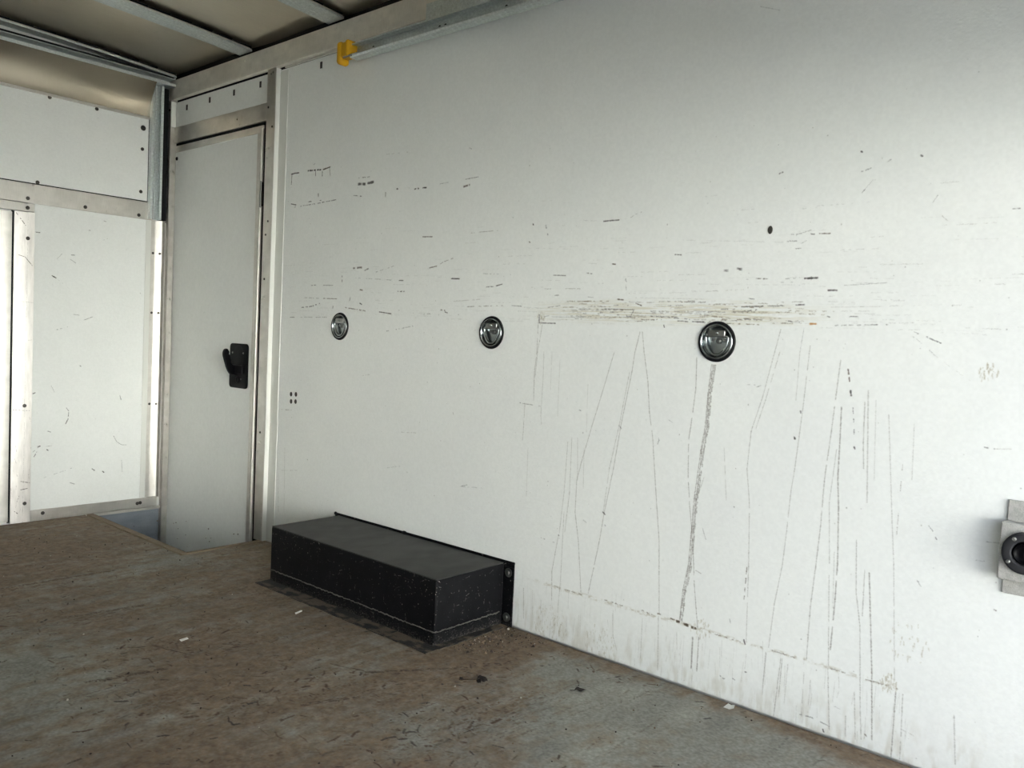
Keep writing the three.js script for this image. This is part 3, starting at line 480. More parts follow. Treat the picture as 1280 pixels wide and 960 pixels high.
// ------------------------------------------------------------------ side wall with the panel, the header and the trims
const PAN_Z = [1.4767, 2.3316, 3.1861];
const wallRight = structure('wall_right');
{
  const s = new THREE.Shape([[0.985, 0.007], [DZ, 0.007], [DZ, 2.132], [0.985, 2.132]].map(([a, b]) => new THREE.Vector2(a, b)));
  for (const z of PAN_Z) { const hole = new THREE.Path(); hole.absarc(z, 1.0, 0.0515, 0, Math.PI * 2, true); s.holes.push(hole); }
  const g = new THREE.ExtrudeGeometry(s, { depth: 0.02, bevelEnabled: false, curveSegments: 32 });
  g.rotateY(-Math.PI / 2).translate(0.02, 0, 0);
  part('wall_panel', g, M.wall, wallRight);
  part('gap_shade', slab(0.006, 0.0195, 2.1325, 2.236, 0.02, DZ, 0), M.rubber, wallRight);  // black stands in for the shadow line under the top rail
  part('gap_shade', slab(0.005, 0.0195, -0.3, 1.921, 0.8575, 0.916, 0), M.rubber, wallRight);  // shade of the gap between door and post, painted as a black strip
  part('gap_shade', slab(0.005, 0.0195, 1.9075, 1.9255, 0.02, 0.872, 0), M.rubber, wallRight);  // shade of the gap over the door head, likewise black
  part('eave_shade', slab(0.008, 0.0195, 2.2375, 2.285, -0.01, DZ, 0), M.rubber, wallRight);  // black fill paints the dark between rail and roof
  part('outer_skin', slab(0.0205, 0.05, -0.42, 2.36, -0.014, DZ, 0), M.bodyPaint, wallRight);
  part('header_panel', slab(0, 0.019, 1.995, 2.132, 0.0195, 0.93, 0), M.plain, wallRight);
  part('seam_strip', slab(-0.0025, 0.002, 0.01, 2.124, 0.984, 1.045, 0.0012), M.seal, wallRight);
  for (const [z, y] of [[1.284, 2.1], [0.134, 2.092], [0.363, 2.095], [0.59, 2.095], [0.819, 2.096]]) part('slot', slab(-0.002, 0.001, y - 0.014, y + 0.014, z - 0.0075, z + 0.0075, 0.0012), M.darkSteel, wallRight);
  for (const [z, y] of [[1.143, 0.691], [1.18, 0.693], [1.145, 0.659], [1.179, 0.661]]) part('rivet', holeRoom.clone().scale(1, 1.7, 1.5), M.darkSteel, wallRight, [-0.0002, y, z]);
  part('hole_plug', towardsRoom(lathe([[0.011, 0], [0.0105, 0.0016], [0.006, 0.0022], [0, 0.0022]], 20)).scale(1, 1, 0.62), M.darkSteel, wallRight, [-0.0002, 1.303, 3.322]);
}
const trim1 = structure('trim_1');     // long angle along the top of the side wall
part('top_rail', sweep([[-0.028, 2.141], [-0.026, 2.139], [-0.006, 2.139], [-0.006, 2.142], [-0.0245, 2.142], [-0.0245, 2.234], [0.018, 2.234], [0.018, 2.237], [-0.026, 2.237], [-0.028, 2.235]], 'z', 0.0, DZ), M.millRail, trim1);
part('rail_lip', slab(-0.012, -0.003, 2.131, 2.1385, 1.03, DZ, 0.001), M.aluminium, trim1);
for (const z of [0.02, 0.72, 1.415, 2.11, 0.05]) part('rivet', screwRoom.clone().scale(1, 1.2, 1.2), M.millRail, trim1, [-0.028, z === 0.05 ? 2.205 : 2.212, z]);
const trim2 = structure('trim_2');     // door post
part('door_post', sweep([[0, 0.914], [0, 0.9165], [-0.0225, 0.9165], [-0.0225, 0.9805], [0, 0.9805], [0, 0.983], [-0.023, 0.983], [-0.025, 0.981], [-0.025, 0.916], [-0.023, 0.914]], 'y', 0.001, 2.138), M.aluminium, trim2);
for (const [z, y] of [[0.965, 1.88], [0.93, 1.97], [0.945, 2.115], [0.96, 2.12], [0.94, 1.2], [0.945, 0.5], [0.955, 1.46], [0.94, 1.4]]) part('screw', screwRoom.clone().scale(0.8, 0.8, 0.8), y > 2.1 ? M.steel : M.darkSteel, trim2, [-0.025, y, z]);
part('white_return', slab(-0.0235, -0.0005, 0.002, 2.136, 0.9831, 0.9846, 0), M.seal, trim2);
const trim3 = structure('trim_3');     // header over the side door
part('header_angle', sweep([[-0.006, 1.922], [0.016, 1.922], [0.016, 1.925], [-0.003, 1.925], [-0.003, 2.002], [-0.006, 2.002]], 'z', 0.018, 0.913), M.aluminium, trim3);
const trim4 = structure('trim_4');     // narrow corner post between bulkhead and side door
part('corner_post', sweep([[0.018, -0.008], [0.018, 0.017], [-0.025, 0.017], [-0.027, 0.015], [-0.027, -0.008]], 'y', -0.3, 2.138), M.aluminium, trim4);
part('white_return', slab(-0.0262, -0.0002, 2.004, 2.134, 0.0172, 0.0188, 0), M.seal, trim4);
part('screw', screwRoom, M.darkSteel, trim4, [-0.027, 2.09, 0.006]);

// side door, hung behind the post, its foot down in the step well
const door1 = structure('door_1');
part('door_leaf', slab(0.003, 0.02, -0.36, 1.907, 0.02, 0.857, 0.001), M.plain, door1);
part('edge_trim', slab(-0.0005, 0.004, 1.874, 1.907, 0.02, 0.856, 0.001), M.aluminium, door1);
part('edge_trim', slab(-0.0005, 0.004, -0.3, 1.874, 0.808, 0.836, 0.001), M.aluminium, door1);
part('edge_bead', bentSheet([[0.004, 0.837], [-0.004, 0.8385], [-0.0085, 0.842], [-0.0095, 0.846], [-0.0085, 0.851], [-0.004, 0.855], [0.006, 0.8565]].map(([a, b]) => [a, b]), 0.0018, 'y', -0.3, 1.892), M.polished, door1);
{
  const hinge = part('hinge', slab(-0.0105, -0.0025, 1.535, 1.645, 0.856, 0.874, 0.002), M.darkSteel, door1);
  part('hinge_pin', new THREE.CylinderGeometry(0.005, 0.005, 0.12, 12), M.steel, hinge, [-0.011, 1.59, 0.866]);
  part('screw', screwRoom.clone().scale(1.5, 1.5, 1.5), M.hole, door1, [0.003, 1.842, 0.036]);
  // latch: dished plate with a paddle lever standing out from it
  const c = new THREE.Shape(), w = 0.0745, h = 0.1035, r = 0.018;
  c.moveTo(-w + r, -h); c.lineTo(w - r, -h); c.quadraticCurveTo(w, -h, w, -h + r); c.lineTo(w, h - r); c.quadraticCurveTo(w, h, w - r, h); c.lineTo(-w + r, h); c.quadraticCurveTo(-w, h, -w, h - r); c.lineTo(-w, -h + r); c.quadraticCurveTo(-w, -h, -w + r, -h);
  const plate = new THREE.ExtrudeGeometry(c, { depth: 0.004, bevelEnabled: true, bevelThickness: 0.003, bevelSize: 0.003, bevelSegments: 3, curveSegments: 8 });
  plate.rotateY(-Math.PI / 2);
  const handle = part('door_handle', plate, M.blackPlastic, door1, [0.001, 0.792, 0.706]);
  handle.userData.label = 'black plastic paddle latch';
  part('cup', towardsRoom(lathe([[0.046, 0.0065], [0.043, 0.0085], [0.036, 0.0055], [0, 0.0045]], 32)).scale(1, 1.25, 1), M.rubber, handle, [0, 0.045, 0.005]);
  part('lock_barrel', towardsRoom(lathe([[0.017, 0.006], [0.017, 0.0105], [0.014, 0.012], [0.006, 0.012], [0.005, 0.009], [0, 0.009]], 24)), M.blackPlastic, handle, [0, -0.066, 0.004]);
  const lv = new THREE.Shape();
  lv.moveTo(0.004, -0.03); lv.lineTo(0.03, -0.026); lv.quadraticCurveTo(0.045, -0.01, 0.052, 0.015); lv.lineTo(0.066, 0.058); lv.quadraticCurveTo(0.07, 0.078, 0.06, 0.088); lv.quadraticCurveTo(0.053, 0.092, 0.05, 0.084);
  for (let i = 0; i < 3; i++) { const y0 = 0.084 - i * 0.02, x0 = 0.05 - i * 0.0055; lv.quadraticCurveTo(x0 - 0.007, y0 - 0.006, x0 - 0.0035, y0 - 0.013); lv.quadraticCurveTo(x0 - 0.0015, y0 - 0.017, x0 - 0.0055, y0 - 0.02); }
  lv.quadraticCurveTo(0.024, 0.008, 0.004, 0.006);
  const leverGeo = new THREE.ExtrudeGeometry(lv, { depth: 0.012, bevelEnabled: true, bevelThickness: 0.004, bevelSize: 0.003, bevelSegments: 3, curveSegments: 6 });
  leverGeo.translate(0, 0, -0.006).applyMatrix4(new THREE.Matrix4().makeScale(-1, 1, 1));
  flip(leverGeo.index ? leverGeo.toNonIndexed() : leverGeo);
  part('lever', leverGeo, M.blackPlastic, handle, [-0.005, -0.012, -0.018]);
  for (const [z, y] of [[0.045, 0.062], [-0.05, 0.062], [-0.05, -0.03], [0.03, -0.062]]) part('screw', screwRoom.clone().scale(0.7, 0.7, 0.7), M.steel, handle, [-0.007, y, z]);
  part('pivot', slab(-0.02, -0.008, -0.036, 0.004, -0.045, 0.055, 0.004), M.blackPlastic, handle);
}

// ------------------------------------------------------------------ front bulkhead
const wallFront = structure('wall_front');
part('backing', slab(DX - 0.05, 0.05, -0.42, 2.36, -0.1, -0.014, 0), M.bodyPaint, wallFront);
part('upper_panel', slab(-2.3, -0.133, 1.58, 2.03, -0.013, 0.0, 0.001), M.bulkhead, wallFront);
part('lower_panel', slab(-0.69, -0.1, 0.04, 1.52, -0.013, 0.0, 0.001), M.bulkhead, wallFront);
part('cross_rail', slab(-2.3, -0.104, 1.507, 1.597, -0.013, 0.006, 0.002), M.aluminium, wallFront);
part('sill_rail', slab(-0.664, -0.045, 0.003, 0.055, -0.013, 0.005, 0.002), M.aluminium, wallFront);
part('well_back', slab(-0.371, -0.03, -0.4, -0.014, -0.013, -0.004, 0.001), M.stepSheet, wallFront);
part('well_lip', slab(-0.41, -0.03, -0.012, 0.002, -0.013, 0.009, 0.002), M.aluminium, wallFront);
part('panel_strip', slab(-0.1365, -0.107, 0.058, 1.505, -0.001, 0.002, 0.001), M.seal, wallFront);
screwsRear(wallFront, [[-0.439, 1.526], [-0.177, 1.525], [-0.694, 1.528], [-1.0, 1.53]], 0.006);
screwsRear(wallFront, [[-0.607, 0.036], [-0.135, 0.03], [-0.15, 0.028]], 0.005);
screwsRear(wallFront, [[-0.164, 1.862], [-0.167, 1.646], [-0.606, 2.013], [-0.392, 2.01], [-0.652, 1.609]], 0.0);
part('gap_shade', slab(-0.0735, -0.03, 1.505, 2.197, -0.012, -0.002, 0), M.rubber, wallFront);  // paints the shade beside the corner channel
part('bolt_hole', towardsRear(lathe([[0.0135, 0], [0.0125, 0.0012], [0.01, 0.0004], [0, 0.0003]], 20)), M.hole, wallFront, [-0.162, 1.969, 0.0002]);
part('gap_shade', slab(-2.3, -0.133, 1.597, 1.602, -0.005, 0.0012, 0), M.rubber, wallFront);  // shadow line above the cross rail, as a black strip
part('gap_shade', slab(-0.1335, -0.1312, 1.597, 2.03, -0.01, 0.0005, 0), M.rubber, wallFront);  // shade at the panel edge by the channel, painted black
part('gap_shade', slab(-0.757, -0.7485, 0.005, 1.464, -0.012, -0.004, 0), M.rubber, wallFront);  // shade of the gap between jamb and pass-through door, painted black
// door frame of the pass-through at the left: crowned jamb and head strip
const trim5 = structure('trim_5');
const crown = (x0, x1, z0, rise, lean, n = 8) => Array.from({ length: n + 1 }, (_, i) => { const f = i / n; return [x0 + (x1 - x0) * f, z0 + lean * f + rise * (1 - (2 * f - 1) ** 2)]; });
part('jamb', bentSheet(crown(-0.748, -0.664, 0.003, 0.0012, 0.005), 0.0025, 'y', 0.002, 1.464), M.jamb, trim5);
part('jamb_backing', slab(-0.746, -0.666, 0.002, 1.464, -0.013, 0.0015, 0), M.aluminium, trim5);
part('head_strip', slab(-2.0, -0.664, 1.466, 1.5055, -0.013, 0.005, 0.002), M.aluminium, trim5);
screwsRear(trim5, [[-0.694, 1.484]], 0.005);
screwsRear(trim5, [[-0.692, 1.343], [-0.695, 0.559], [-0.688, 0.093]], 0.0082);
const door2 = structure('door_2');
part('door_leaf', slab(-1.6, -0.79, 0.02, 1.46, -0.012, -0.002, 0.001), M.plain, door2);
part('edge_trim', bentSheet(crown(-0.803, -0.757, -0.003, 0.001, 0.003), 0.0025, 'y', 0.012, 1.458), M.polished, door2);
part('edge_trim', slab(-1.6, -0.804, 0.006, 0.034, -0.012, 0.0, 0.001), M.aluminium, door2);

// cove sheet, lip and channel between the upper panel and the roof; the C channel and angle in the corner
const trim6 = structure('trim_6');
part('cove_sheet', bentSheet(Array.from({ length: 15 }, (_, i) => { const f = i / 14; return [0.002 + 0.018 * f + 0.05 * f ** 2.4, 2.03 + 0.168 * f]; }), 0.0016, 'x', -2.3, -0.13), M.coveSheet, trim6);
part('gap_shade', slab(-2.3, -0.03, 2.2385, 2.252, 0.001, 0.05, 0), M.rubber, trim6);  // black strip for the shade between head channel and front bow
part('cove_lip', slab(-2.3, -0.13, 2.017, 2.03, -0.002, 0.007, 0.0015), M.polished, trim6);
part('head_channel', sweep([[0.0, 2.198], [0.07, 2.198], [0.07, 2.21], [0.068, 2.21], [0.068, 2.2], [0.002, 2.2], [0.002, 2.234], [0.066, 2.234], [0.066, 2.238], [0, 2.238]], 'x', -2.3, -0.03), M.zinc, trim6);
const trim7 = structure('trim_7');
part('corner_channel', sweep([[-0.131, 0.0], [-0.074, 0.0], [-0.074, 0.036], [-0.086, 0.036], [-0.086, 0.0335], [-0.0765, 0.0335], [-0.0765, 0.0025], [-0.1285, 0.0025], [-0.1285, 0.03], [-0.12, 0.03], [-0.12, 0.0325], [-0.131, 0.0325]], 'y', 1.512, 2.197), M.zinc, trim7);
part('channel_rib', slab(-0.108, -0.1, 1.512, 2.197, 0.0025, 0.016, 0.002), M.zinc, trim7);
const bend = [[-0.109, 0.003], [-0.094, 0.003], [-0.089, 0.0034], [-0.085, 0.0042], [-0.07, 0.0072], [-0.058, 0.0104], [-0.052, 0.0142], [-0.05, 0.021], [-0.0495, 0.028]];
const trim8 = structure('trim_8');
part('corner_angle', bentSheet(bend, 0.0018, 'y', 0.057, 1.51), M.polished, trim8);
for (const y of [1.34, 1.03, 0.551]) { part('screw', screwRear, M.darkSteel, trim8, [-0.098, y, 0.004]); const s = part('screw', screwRear, M.darkSteel, trim8, [-0.064, y, 0.0095]); s.rotation.y = -0.22; }

// ------------------------------------------------------------------ roof: oil-canned sheet on cross bows
const ceiling = structure('ceiling');
const crownY = (x) => 0.042 * (1 - ((x + 1.18) / 1.18) ** 2);
{
  const g = new THREE.PlaneGeometry(2.44, DZ + 0.06, 60, 130).rotateX(Math.PI / 2).translate(-1.18 + 0.0, 0, DZ / 2);
  const p = g.attributes.position;
  for (let i = 0; i < p.count; i++) { const x = p.getX(i), z = p.getZ(i); p.setY(i, 2.278 + crownY(clamp(x, -2.36, 0)) + (noise(x * 2.2 + 7, z * 3.3) - 0.5) * 0.012); }
  g.computeVertexNormals();
  part('roof_sheet', metreUV(g), M.roofSheet, ceiling);
  g.computeVertexNormals();
  part('roof_skin', slab(DX - 0.06, 0.06, 2.359, 2.38, -0.11, DZ + 0.09, 0), M.bodyPaint, ceiling);
  // a bow: bottom flange with turned-up lip towards the rear, web, and top flange; it follows the crown
  const bow = (z0, z1) => {
    const prof = [[z0, 0.024], [z0, 0.0], [z1, 0.0], [z1, 0.009], [z1 - 0.002, 0.009], [z1 - 0.002, 0.002], [z0 + 0.002, 0.002], [z0 + 0.002, 0.024]];
    const xs = Array.from({ length: 25 }, (_, i) => -2.34 + (2.32 * i) / 24), pos = [];
    const at = (k, x) => [x, 2.247 + crownY(x) + prof[k][1], prof[k][0]];
    for (let i = 0; i < 24; i++) for (let k = 0; k < prof.length; k++) {
      const l = (k + 1) % prof.length, a = at(k, xs[i]), b = at(l, xs[i]), c = at(l, xs[i + 1]), d = at(k, xs[i + 1]);
      pos.push(...a, ...b, ...c, ...a, ...c, ...d);
    }
    const g2 = new THREE.BufferGeometry(); g2.setAttribute('position', new THREE.Float32BufferAttribute(pos, 3)); g2.computeVertexNormals();
    return metreUV(g2);
  };
  for (const [z0, z1] of [[-0.012, 0.056], [0.665, 0.772], [1.352, 1.457], [2.045, 2.15], [2.735, 2.84], [3.425, 3.53], [4.115, 4.22]]) {
    const b = part('roof_bow', bow(z0, z1), M.zinc, ceiling);
    const along = (y, z, r, m, name) => part(name, new THREE.TubeGeometry(new THREE.CatmullRomCurve3(Array.from({ length: 13 }, (_, i) => { const x = -2.33 + (2.3 * i) / 12; return new THREE.Vector3(x, y + crownY(x), z); })), 48, r, 6), m, b);
    along(2.2565, z1 - 0.001, 0.0024, M.polished, 'hem');
    // black blocks that stand in for the shade between bow and roof sheet
    const shadeBlocks = [];
    for (let i = 0; i < 24; i++) { const x = -2.34 + (2.32 * i) / 24, y = 2.2575 + crownY(x + 0.05); shadeBlocks.push(slab(x, x + 0.0968, y, y + 0.011, z0 + 0.004, z1 - 0.008, 0)); }
    part('bow_gap_shade', mergeGeometries(shadeBlocks), M.rubber, b);
  }
}

// ------------------------------------------------------------------ left wall, rear frame and the half-raised roller door behind the camera
const wallLeft = structure('wall_left');
part('wall_panel', slab(DX - 0.02, DX, 0.007, 2.25, 0, DZ, 0), M.plain, wallLeft);
part('outer_skin', slab(DX - 0.05, DX - 0.0205, -0.42, 2.36, -0.014, DZ, 0), M.bodyPaint, wallLeft);
const wallBack = structure('wall_back');
part('rear_post', slab(-0.07, 0.05, -0.16, 2.36, DZ, DZ + 0.08, 0.004), M.aluminium, wallBack);
part('rear_post', slab(DX - 0.05, DX + 0.07, -0.16, 2.36, DZ, DZ + 0.08, 0.004), M.aluminium, wallBack);
part('rear_header', slab(DX + 0.07, -0.07, 2.0, 2.36, DZ, DZ + 0.08, 0.004), M.aluminium, wallBack);
const door3 = structure('door_3');
const DOOR_FOOT = 1.52;
{
  const sections = [];
  for (let y = DOOR_FOOT; y < 2.02; y += 0.23) sections.push([y, Math.min(y + 0.2285, 2.1)]);
  for (const [a, b] of sections) part('door_section', slab(DX + 0.05, -0.05, a, b, DZ - 0.06, DZ - 0.04, 0.003), M.plain, door3);
  for (let i = 0; i < 5; i++) part('door_section', slab(DX + 0.05, -0.05, 2.12, 2.14, 4.42 - i * 0.24, 4.64 - i * 0.24, 0.003), M.plain, door3);
}

// ------------------------------------------------------------------ roller door track with its yellow stop
{
  const t = thing('door_track', 'long galvanised roller door track with a yellow end stop under the roof rail', 'door track', [-0.06, 2.06, 1.55]);
  const len = DZ - 1.55 - 0.12;
  // J-shaped track: tall web by the wall, lips top and bottom towards the room
  part('rail', sweep([[0.02, -0.008], [0.02, 0.05], [-0.012, 0.05], [-0.012, 0.044], [0.0175, 0.047], [0.0175, 0.005], [0.004, -0.004], [-0.014, -0.004], [-0.0185, 0.001], [-0.0185, 0.006], [-0.021, 0.006], [-0.021, 0], [-0.0155, -0.0065], [0.006, -0.0065]], 'z', 0.03, len), M.zinc, t);
  part('hanger_angle', sweep([[0.021, 0.052], [0.048, 0.052], [0.048, 0.0545], [0.0235, 0.0545], [0.0235, 0.125], [0.021, 0.125]], 'z', 0.42, len), M.zinc, t);
  for (const z of [0.13, 0.5, 0.53, 0.82]) part('bolt_hole', holeRoom, M.hole, t, [0.0172, 0.025, z]);
  // rubber bumper: two cheeks and a waist on a dowel
  const cheek = (w, h, l, r) => new RoundedBoxGeometry(w, h, l, 4, r);
  const stop = part('end_stop', mergeGeometries([cheek(0.05, 0.088, 0.03, 0.013).translate(-0.006, 0.022, -0.03), cheek(0.046, 0.062, 0.05, 0.011).translate(-0.004, 0.03, 0.0), cheek(0.052, 0.068, 0.02, 0.009).translate(-0.006, 0.03, 0.022)]), M.yellow, t);
  stop.userData.label = 'yellow rubber end stop';
  part('pin', new THREE.CylinderGeometry(0.0035, 0.0035, 0.05, 12).rotateX(Math.PI / 2), M.steel, t, [-0.026, -0.002, 0.025]);
}

// ------------------------------------------------------------------ recessed tie-down rings
{
  const pan = (label, z, rusty) => {
    const t = thing('tie_down_ring', label, 'tie-down ring', [0, 1.0, z], 'round tie-down rings in the side wall');
    part('gasket', towardsRoom(lathe([[0.0475, 0.0005], [0.0485, 0.0042], [0.052, 0.0052], [0.0555, 0.004], [0.0572, 0.0002], [0.05, 0.0001]], 48)), M.rubber, t);
    part('pan', towardsRoom(lathe([[0.05, 0.0035], [0.0485, 0.0066], [0.046, 0.007], [0.0435, 0.004], [0.0405, -0.006], [0.036, -0.0105], [0.02, -0.0118], [0, -0.012]], 48)), M.chrome, t);
    const pts = [[-0.03, 0.016], [-0.034, 0.01], [-0.031, -0.008], [-0.021, -0.027], [-0.009, -0.0365], [0.009, -0.0365], [0.021, -0.027], [0.031, -0.008], [0.034, 0.01], [0.03, 0.016], [0.012, 0.0175], [-0.012, 0.0175]];
    const curve = new THREE.CatmullRomCurve3(pts.map(([a, b]) => new THREE.Vector3(-0.001, b, a)), true, 'catmullrom', 0.35);
    part('ring', new THREE.TubeGeometry(curve, 72, 0.0042, 10, true), M.chrome, t);
    const clip = part('clip', slab(-0.006, 0.009, 0.012, 0.033, -0.026, 0.026, 0.004), M.steel, t);
    part('rivet', screwRoom.clone().scale(0.7, 0.7, 0.7), M.chrome, clip, [-0.006, 0.024, 0.002]);
    part('bolt', towardsRoom(lathe([[0.0085, 0], [0.0085, 0.004], [0.007, 0.006], [0.003, 0.0068], [0, 0.0068]], 6)), M.steel, t, [0.0115, 0.002, 0.001]);
    for (const s of [-1, 1]) part('rivet', screwRoom.clone().scale(0.8, 0.8, 0.8), M.steel, t, [0.0115, 0.004, s * 0.017]);
    return t;
  };
  pan('round tie-down ring in the white wall closest to the metal door post', PAN_Z[0]);
  pan('middle round tie-down ring in the white wall above the black wheel box', PAN_Z[1]);
  pan('round tie-down ring with a long dark drip stain running down below it', PAN_Z[2]);
}

// ------------------------------------------------------------------ wheel box
{
  const t = thing('wheel_box', 'black painted steel wheel box cover bolted to the foot of the white wall', 'wheel box', [0, 0, 0]);
  part('shell', slab(-0.325, -0.004, 0.0, 0.213, 1.522, 2.445, 0.006), M.blackPaint, t);
  part('top_panel', slab(-0.324, -0.006, 0.2125, 0.2155, 1.523, 2.444, 0.0012), M.dustSheenPaint, t);  // lighter than the shell: dust, plus sky sheen put into the colour
  part('back_flange', slab(-0.0045, -0.0008, 0.19, 0.2235, 1.496, 2.49, 0.001), M.blackPaint, t);
  part('side_flange', slab(-0.006, -0.0008, 0.001, 0.204, 2.44, 2.49, 0.001), M.blackPaint, t);
  for (const [z, l, h] of [[1.5, 0.018, 0.012], [1.93, 0.03, 0.012], [2.486, 0.014, 0.008]]) { const g = new THREE.SphereGeometry(1, 12, 8); g.scale(0.005, h * 0.6, l * 0.5); g.translate(-0.005, 0.22, z); part('sealant', g, M.rubber, t); }
  part('front_floor_flange', slab(-0.385, -0.32, 0.0004, 0.004, 1.515, 2.472, 0.001), M.muddyPaint, t);
  part('side_floor_flange', slab(-0.33, -0.03, 0.0005, 0.0046, 2.44, 2.476, 0.001), M.muddyPaint, t);
  // weld bead a hand's breadth above the deck, on the front and on the rear end
  const bead = [];
  for (let i = 0; i < 92; i++) { const g = new THREE.IcosahedronGeometry(between(0.0022, 0.0036), 0); g.scale(1, 0.8, 2.2); g.translate(-0.3255, 0.046 + between(-0.0015, 0.0015), 1.527 + i * 0.01); bead.push(g); }
  for (let i = 0; i < 30; i++) { const g = new THREE.IcosahedronGeometry(between(0.0022, 0.0036), 0); g.scale(2.2, 0.8, 1); g.translate(-0.32 + i * 0.0102, 0.046 + between(-0.0015, 0.0015), 2.4455); bead.push(g); }
  part('weld_bead', mergeGeometries(bead), M.weld, t);
  for (const y of [0.185, 0.03]) {
    const w = part('washer', towardsRoom(lathe([[0.0045, 0], [0.0155, 0], [0.0155, 0.0018], [0.0045, 0.002]], 24)), M.steel, t, [-0.006, y, 2.467]);
    part('bolt', towardsRoom(lathe([[0.008, 0], [0.008, 0.005], [0.0065, 0.0065], [0, 0.0068]], 6)), M.steel, w, [-0.0015, 0, 0]);
  }
}

// ------------------------------------------------------------------ bracket at the right edge
{
  const t = thing('wall_bracket', 'grey cast metal bracket with a round black socket on the white wall', 'wall bracket', [0, 0.568, 3.966]);
  part('mounting_plate', slab(-0.006, -0.0002, -0.102, 0.108, -0.045, 0.045, 0.0015), M.cast, t);
  part('housing', slab(-0.036, -0.0058, -0.066, 0.062, -0.0515, 0.0515, 0.004), M.cast, t);
  const collar = part('collar', towardsRoom(lathe([[0.025, 0.0], [0.0265, 0.011], [0.029, 0.013], [0.041, 0.012], [0.0455, 0.009], [0.0465, 0.0]], 48)), M.greyRubber, t, [-0.036, 0.0, 0.0]);
  part('socket', towardsRoom(lathe([[0.0255, 0.001], [0.0235, 0.0085], [0.021, 0.009], [0.019, 0.003], [0.012, 0.0025], [0, 0.0025]], 36)), M.blackPlastic, collar, [0, 0, 0]);
  for (const [a, r] of [[3.75, 0.037], [0.61, 0.037], [2.2, 0.037], [5.34, 0.037]]) part('screw', screwRoom.clone().scale(0.7, 0.7, 0.7), M.steel, collar, [-0.0125, Math.sin(a) * r, Math.cos(a) * r]);
}

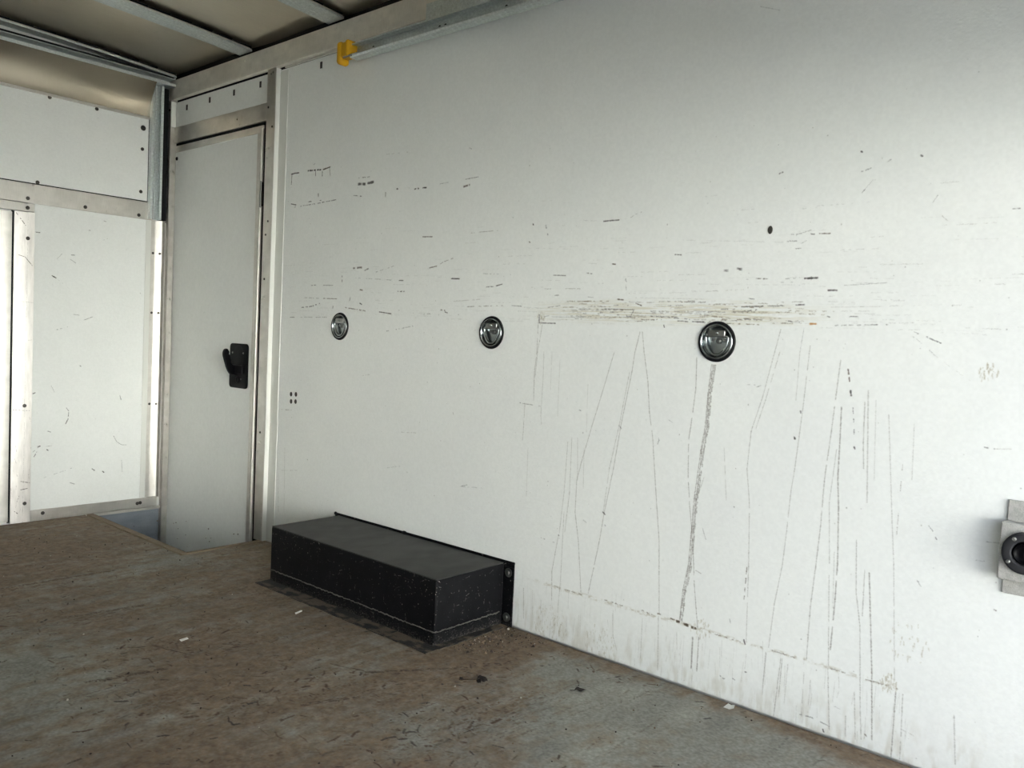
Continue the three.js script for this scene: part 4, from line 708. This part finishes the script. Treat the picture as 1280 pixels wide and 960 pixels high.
// ------------------------------------------------------------------ litter on the deck
function scrap(points, y, thickness, lift) {   // crumpled flat piece
  const s = new THREE.Shape(points.map(([a, b]) => new THREE.Vector2(a, b)));
  const g = new THREE.ExtrudeGeometry(s, { depth: thickness, bevelEnabled: false, steps: 1 }).rotateX(-Math.PI / 2);
  const p = g.attributes.position;
  for (let i = 0; i < p.count; i++) p.setY(i, p.getY(i) + lift * (0.5 + 0.5 * Math.sin(p.getX(i) * 190 + p.getZ(i) * 120)));
  g.computeVertexNormals();
  return g.translate(0, y, 0);
}
{
  const a = thing('paper_scrap', 'small flat white paper scrap lying out in the open on the dirty deck', 'paper scrap', [-0.86, 0, 1.886], 'white scraps on the deck');
  part('sheet', scrap([[-0.0135, -0.007], [0.012, -0.006], [0.0145, 0.006], [-0.011, 0.0075]], 0.0004, 0.0012, 0.002), M.paper, a); a.rotation.y = 0.1;
  const b = thing('paper_scrap', 'small white paper scrap on the deck just in front of the black wheel box', 'paper scrap', [-0.455, 0, 1.904], 'white scraps on the deck');
  part('sheet', scrap([[-0.017, -0.006], [0.006, -0.0055], [0.018, 0.001], [0.016, 0.006], [-0.012, 0.005]], 0.0004, 0.0012, 0.003), M.paper, b); b.rotation.y = 0.12;
  const c = thing('paper_scrap', 'crumpled white scrap folded in two on the deck against the foot of the wall', 'paper scrap', [-0.034, 0, 3.302], 'white scraps on the deck');
  part('sheet', scrap([[-0.009, -0.011], [0.006, -0.009], [0.01, 0.003], [-0.004, 0.01]], 0.0005, 0.0012, 0.009), M.paper, c);
  part('fold', scrap([[-0.004, -0.006], [0.006, -0.004], [0.005, 0.006], [-0.005, 0.004]], 0.0005, 0.0012, 0.011), M.paper, c, [0.004, 0, 0.012]);
  const leafGeo = (l, w, curl) => {
    const g = new THREE.PlaneGeometry(l, w, 10, 4).rotateX(-Math.PI / 2), p = g.attributes.position;
    for (let i = 0; i < p.count; i++) { const f = clamp(p.getX(i) / l + 0.5), k = Math.sin(Math.PI * Math.pow(f, 0.8)); p.setZ(i, p.getZ(i) * (0.12 + 0.88 * k)); p.setY(i, 0.0015 + curl * ((p.getZ(i) / w) ** 2 * 4 + 0.6 * (f - 0.5) ** 2) + 0.002 * Math.sin(f * 9)); }
    g.computeVertexNormals(); return g;
  };
  const d = thing('dry_leaf', 'single dark curled leaf on the bare grey deck near the wall', 'leaf', [-0.246, 0, 2.958]);
  part('blade', leafGeo(0.034, 0.016, 0.008), M.leaf, d); d.rotation.y = -0.75;
  part('stalk', new THREE.CylinderGeometry(0.0009, 0.0007, 0.014, 6).rotateZ(Math.PI / 2).translate(-0.022, 0.003, 0), M.twig, d);
  const e = thing('leaf_sprig', 'dark dried sprig with shrivelled leaves on the deck off the corner of the wheel box', 'sprig', [-0.403, 0, 2.719]);
  part('stem', new THREE.TubeGeometry(new THREE.CatmullRomCurve3([[-0.04, 0.002, -0.045], [-0.02, 0.004, -0.02], [0, 0.005, 0], [0.02, 0.003, 0.008]].map((v) => new THREE.Vector3(...v))), 16, 0.0012, 6), M.twig, e);
  for (const [x, z, a2, s] of [[-0.005, 0.004, 0.4, 1], [0.012, -0.004, -0.6, 1.1], [0.003, 0.012, 2.2, 0.9], [-0.014, 0.006, 1.4, 0.8], [-0.035, -0.04, 0.2, 0.7]]) { const l = part('leaf', leafGeo(0.026 * s, 0.012 * s, 0.009), M.leaf, e, [x, 0, z]); l.rotation.y = a2; }
  // swept grit behind the wheel box, crumbs round the deck
  const heap = (name, label, n, spot, size) => {
    const m = new THREE.InstancedMesh(new THREE.IcosahedronGeometry(1, 0), M.grit, n), o = new THREE.Object3D(), col = new THREE.Color();
    for (let i = 0; i < n; i++) {
      const [x, z] = spot(), s = size();
      o.position.set(x, s * 0.45, z); o.rotation.set(between(0, 6), between(0, 6), between(0, 6)); o.scale.set(s * between(0.7, 1.4), s * between(0.5, 0.9), s); o.updateMatrix(); m.setMatrixAt(i, o.matrix);
      const r = rnd(); col.setHex(r < 0.05 ? 0xb9b2a2 : r < 0.5 ? 0x3a3029 : 0x7a6853); m.setColorAt(i, col);
    }
    m.name = name; m.userData = { label, category: 'grit', kind: 'stuff' }; m.castShadow = m.receiveShadow = true;
    scene.add(m);
  };
  heap('swept_grit', 'brown grit and small stones swept up behind the black wheel box', 420, () => { const a2 = between(0, 1.9), r = 0.24 * Math.pow(rnd(), 0.75); return [-0.012 - Math.abs(Math.sin(a2)) * r * 1.2, 2.482 + Math.abs(Math.cos(a2)) * r * 0.75]; }, () => (rnd() < 0.12 ? between(0.003, 0.0055) : between(0.0009, 0.0026)));
  heap('loose_crumbs', 'scattered crumbs of dirt and bark over the grey deck', 480, () => [between(-1.7, -0.03), between(0.3, 4.1)].map((v, i) => (i === 0 && v > -0.4 ? v - (rnd() < 0.5 ? 0.4 : 0) : v)), () => between(0.0012, 0.0034));
}

renderer.render(scene, camera);
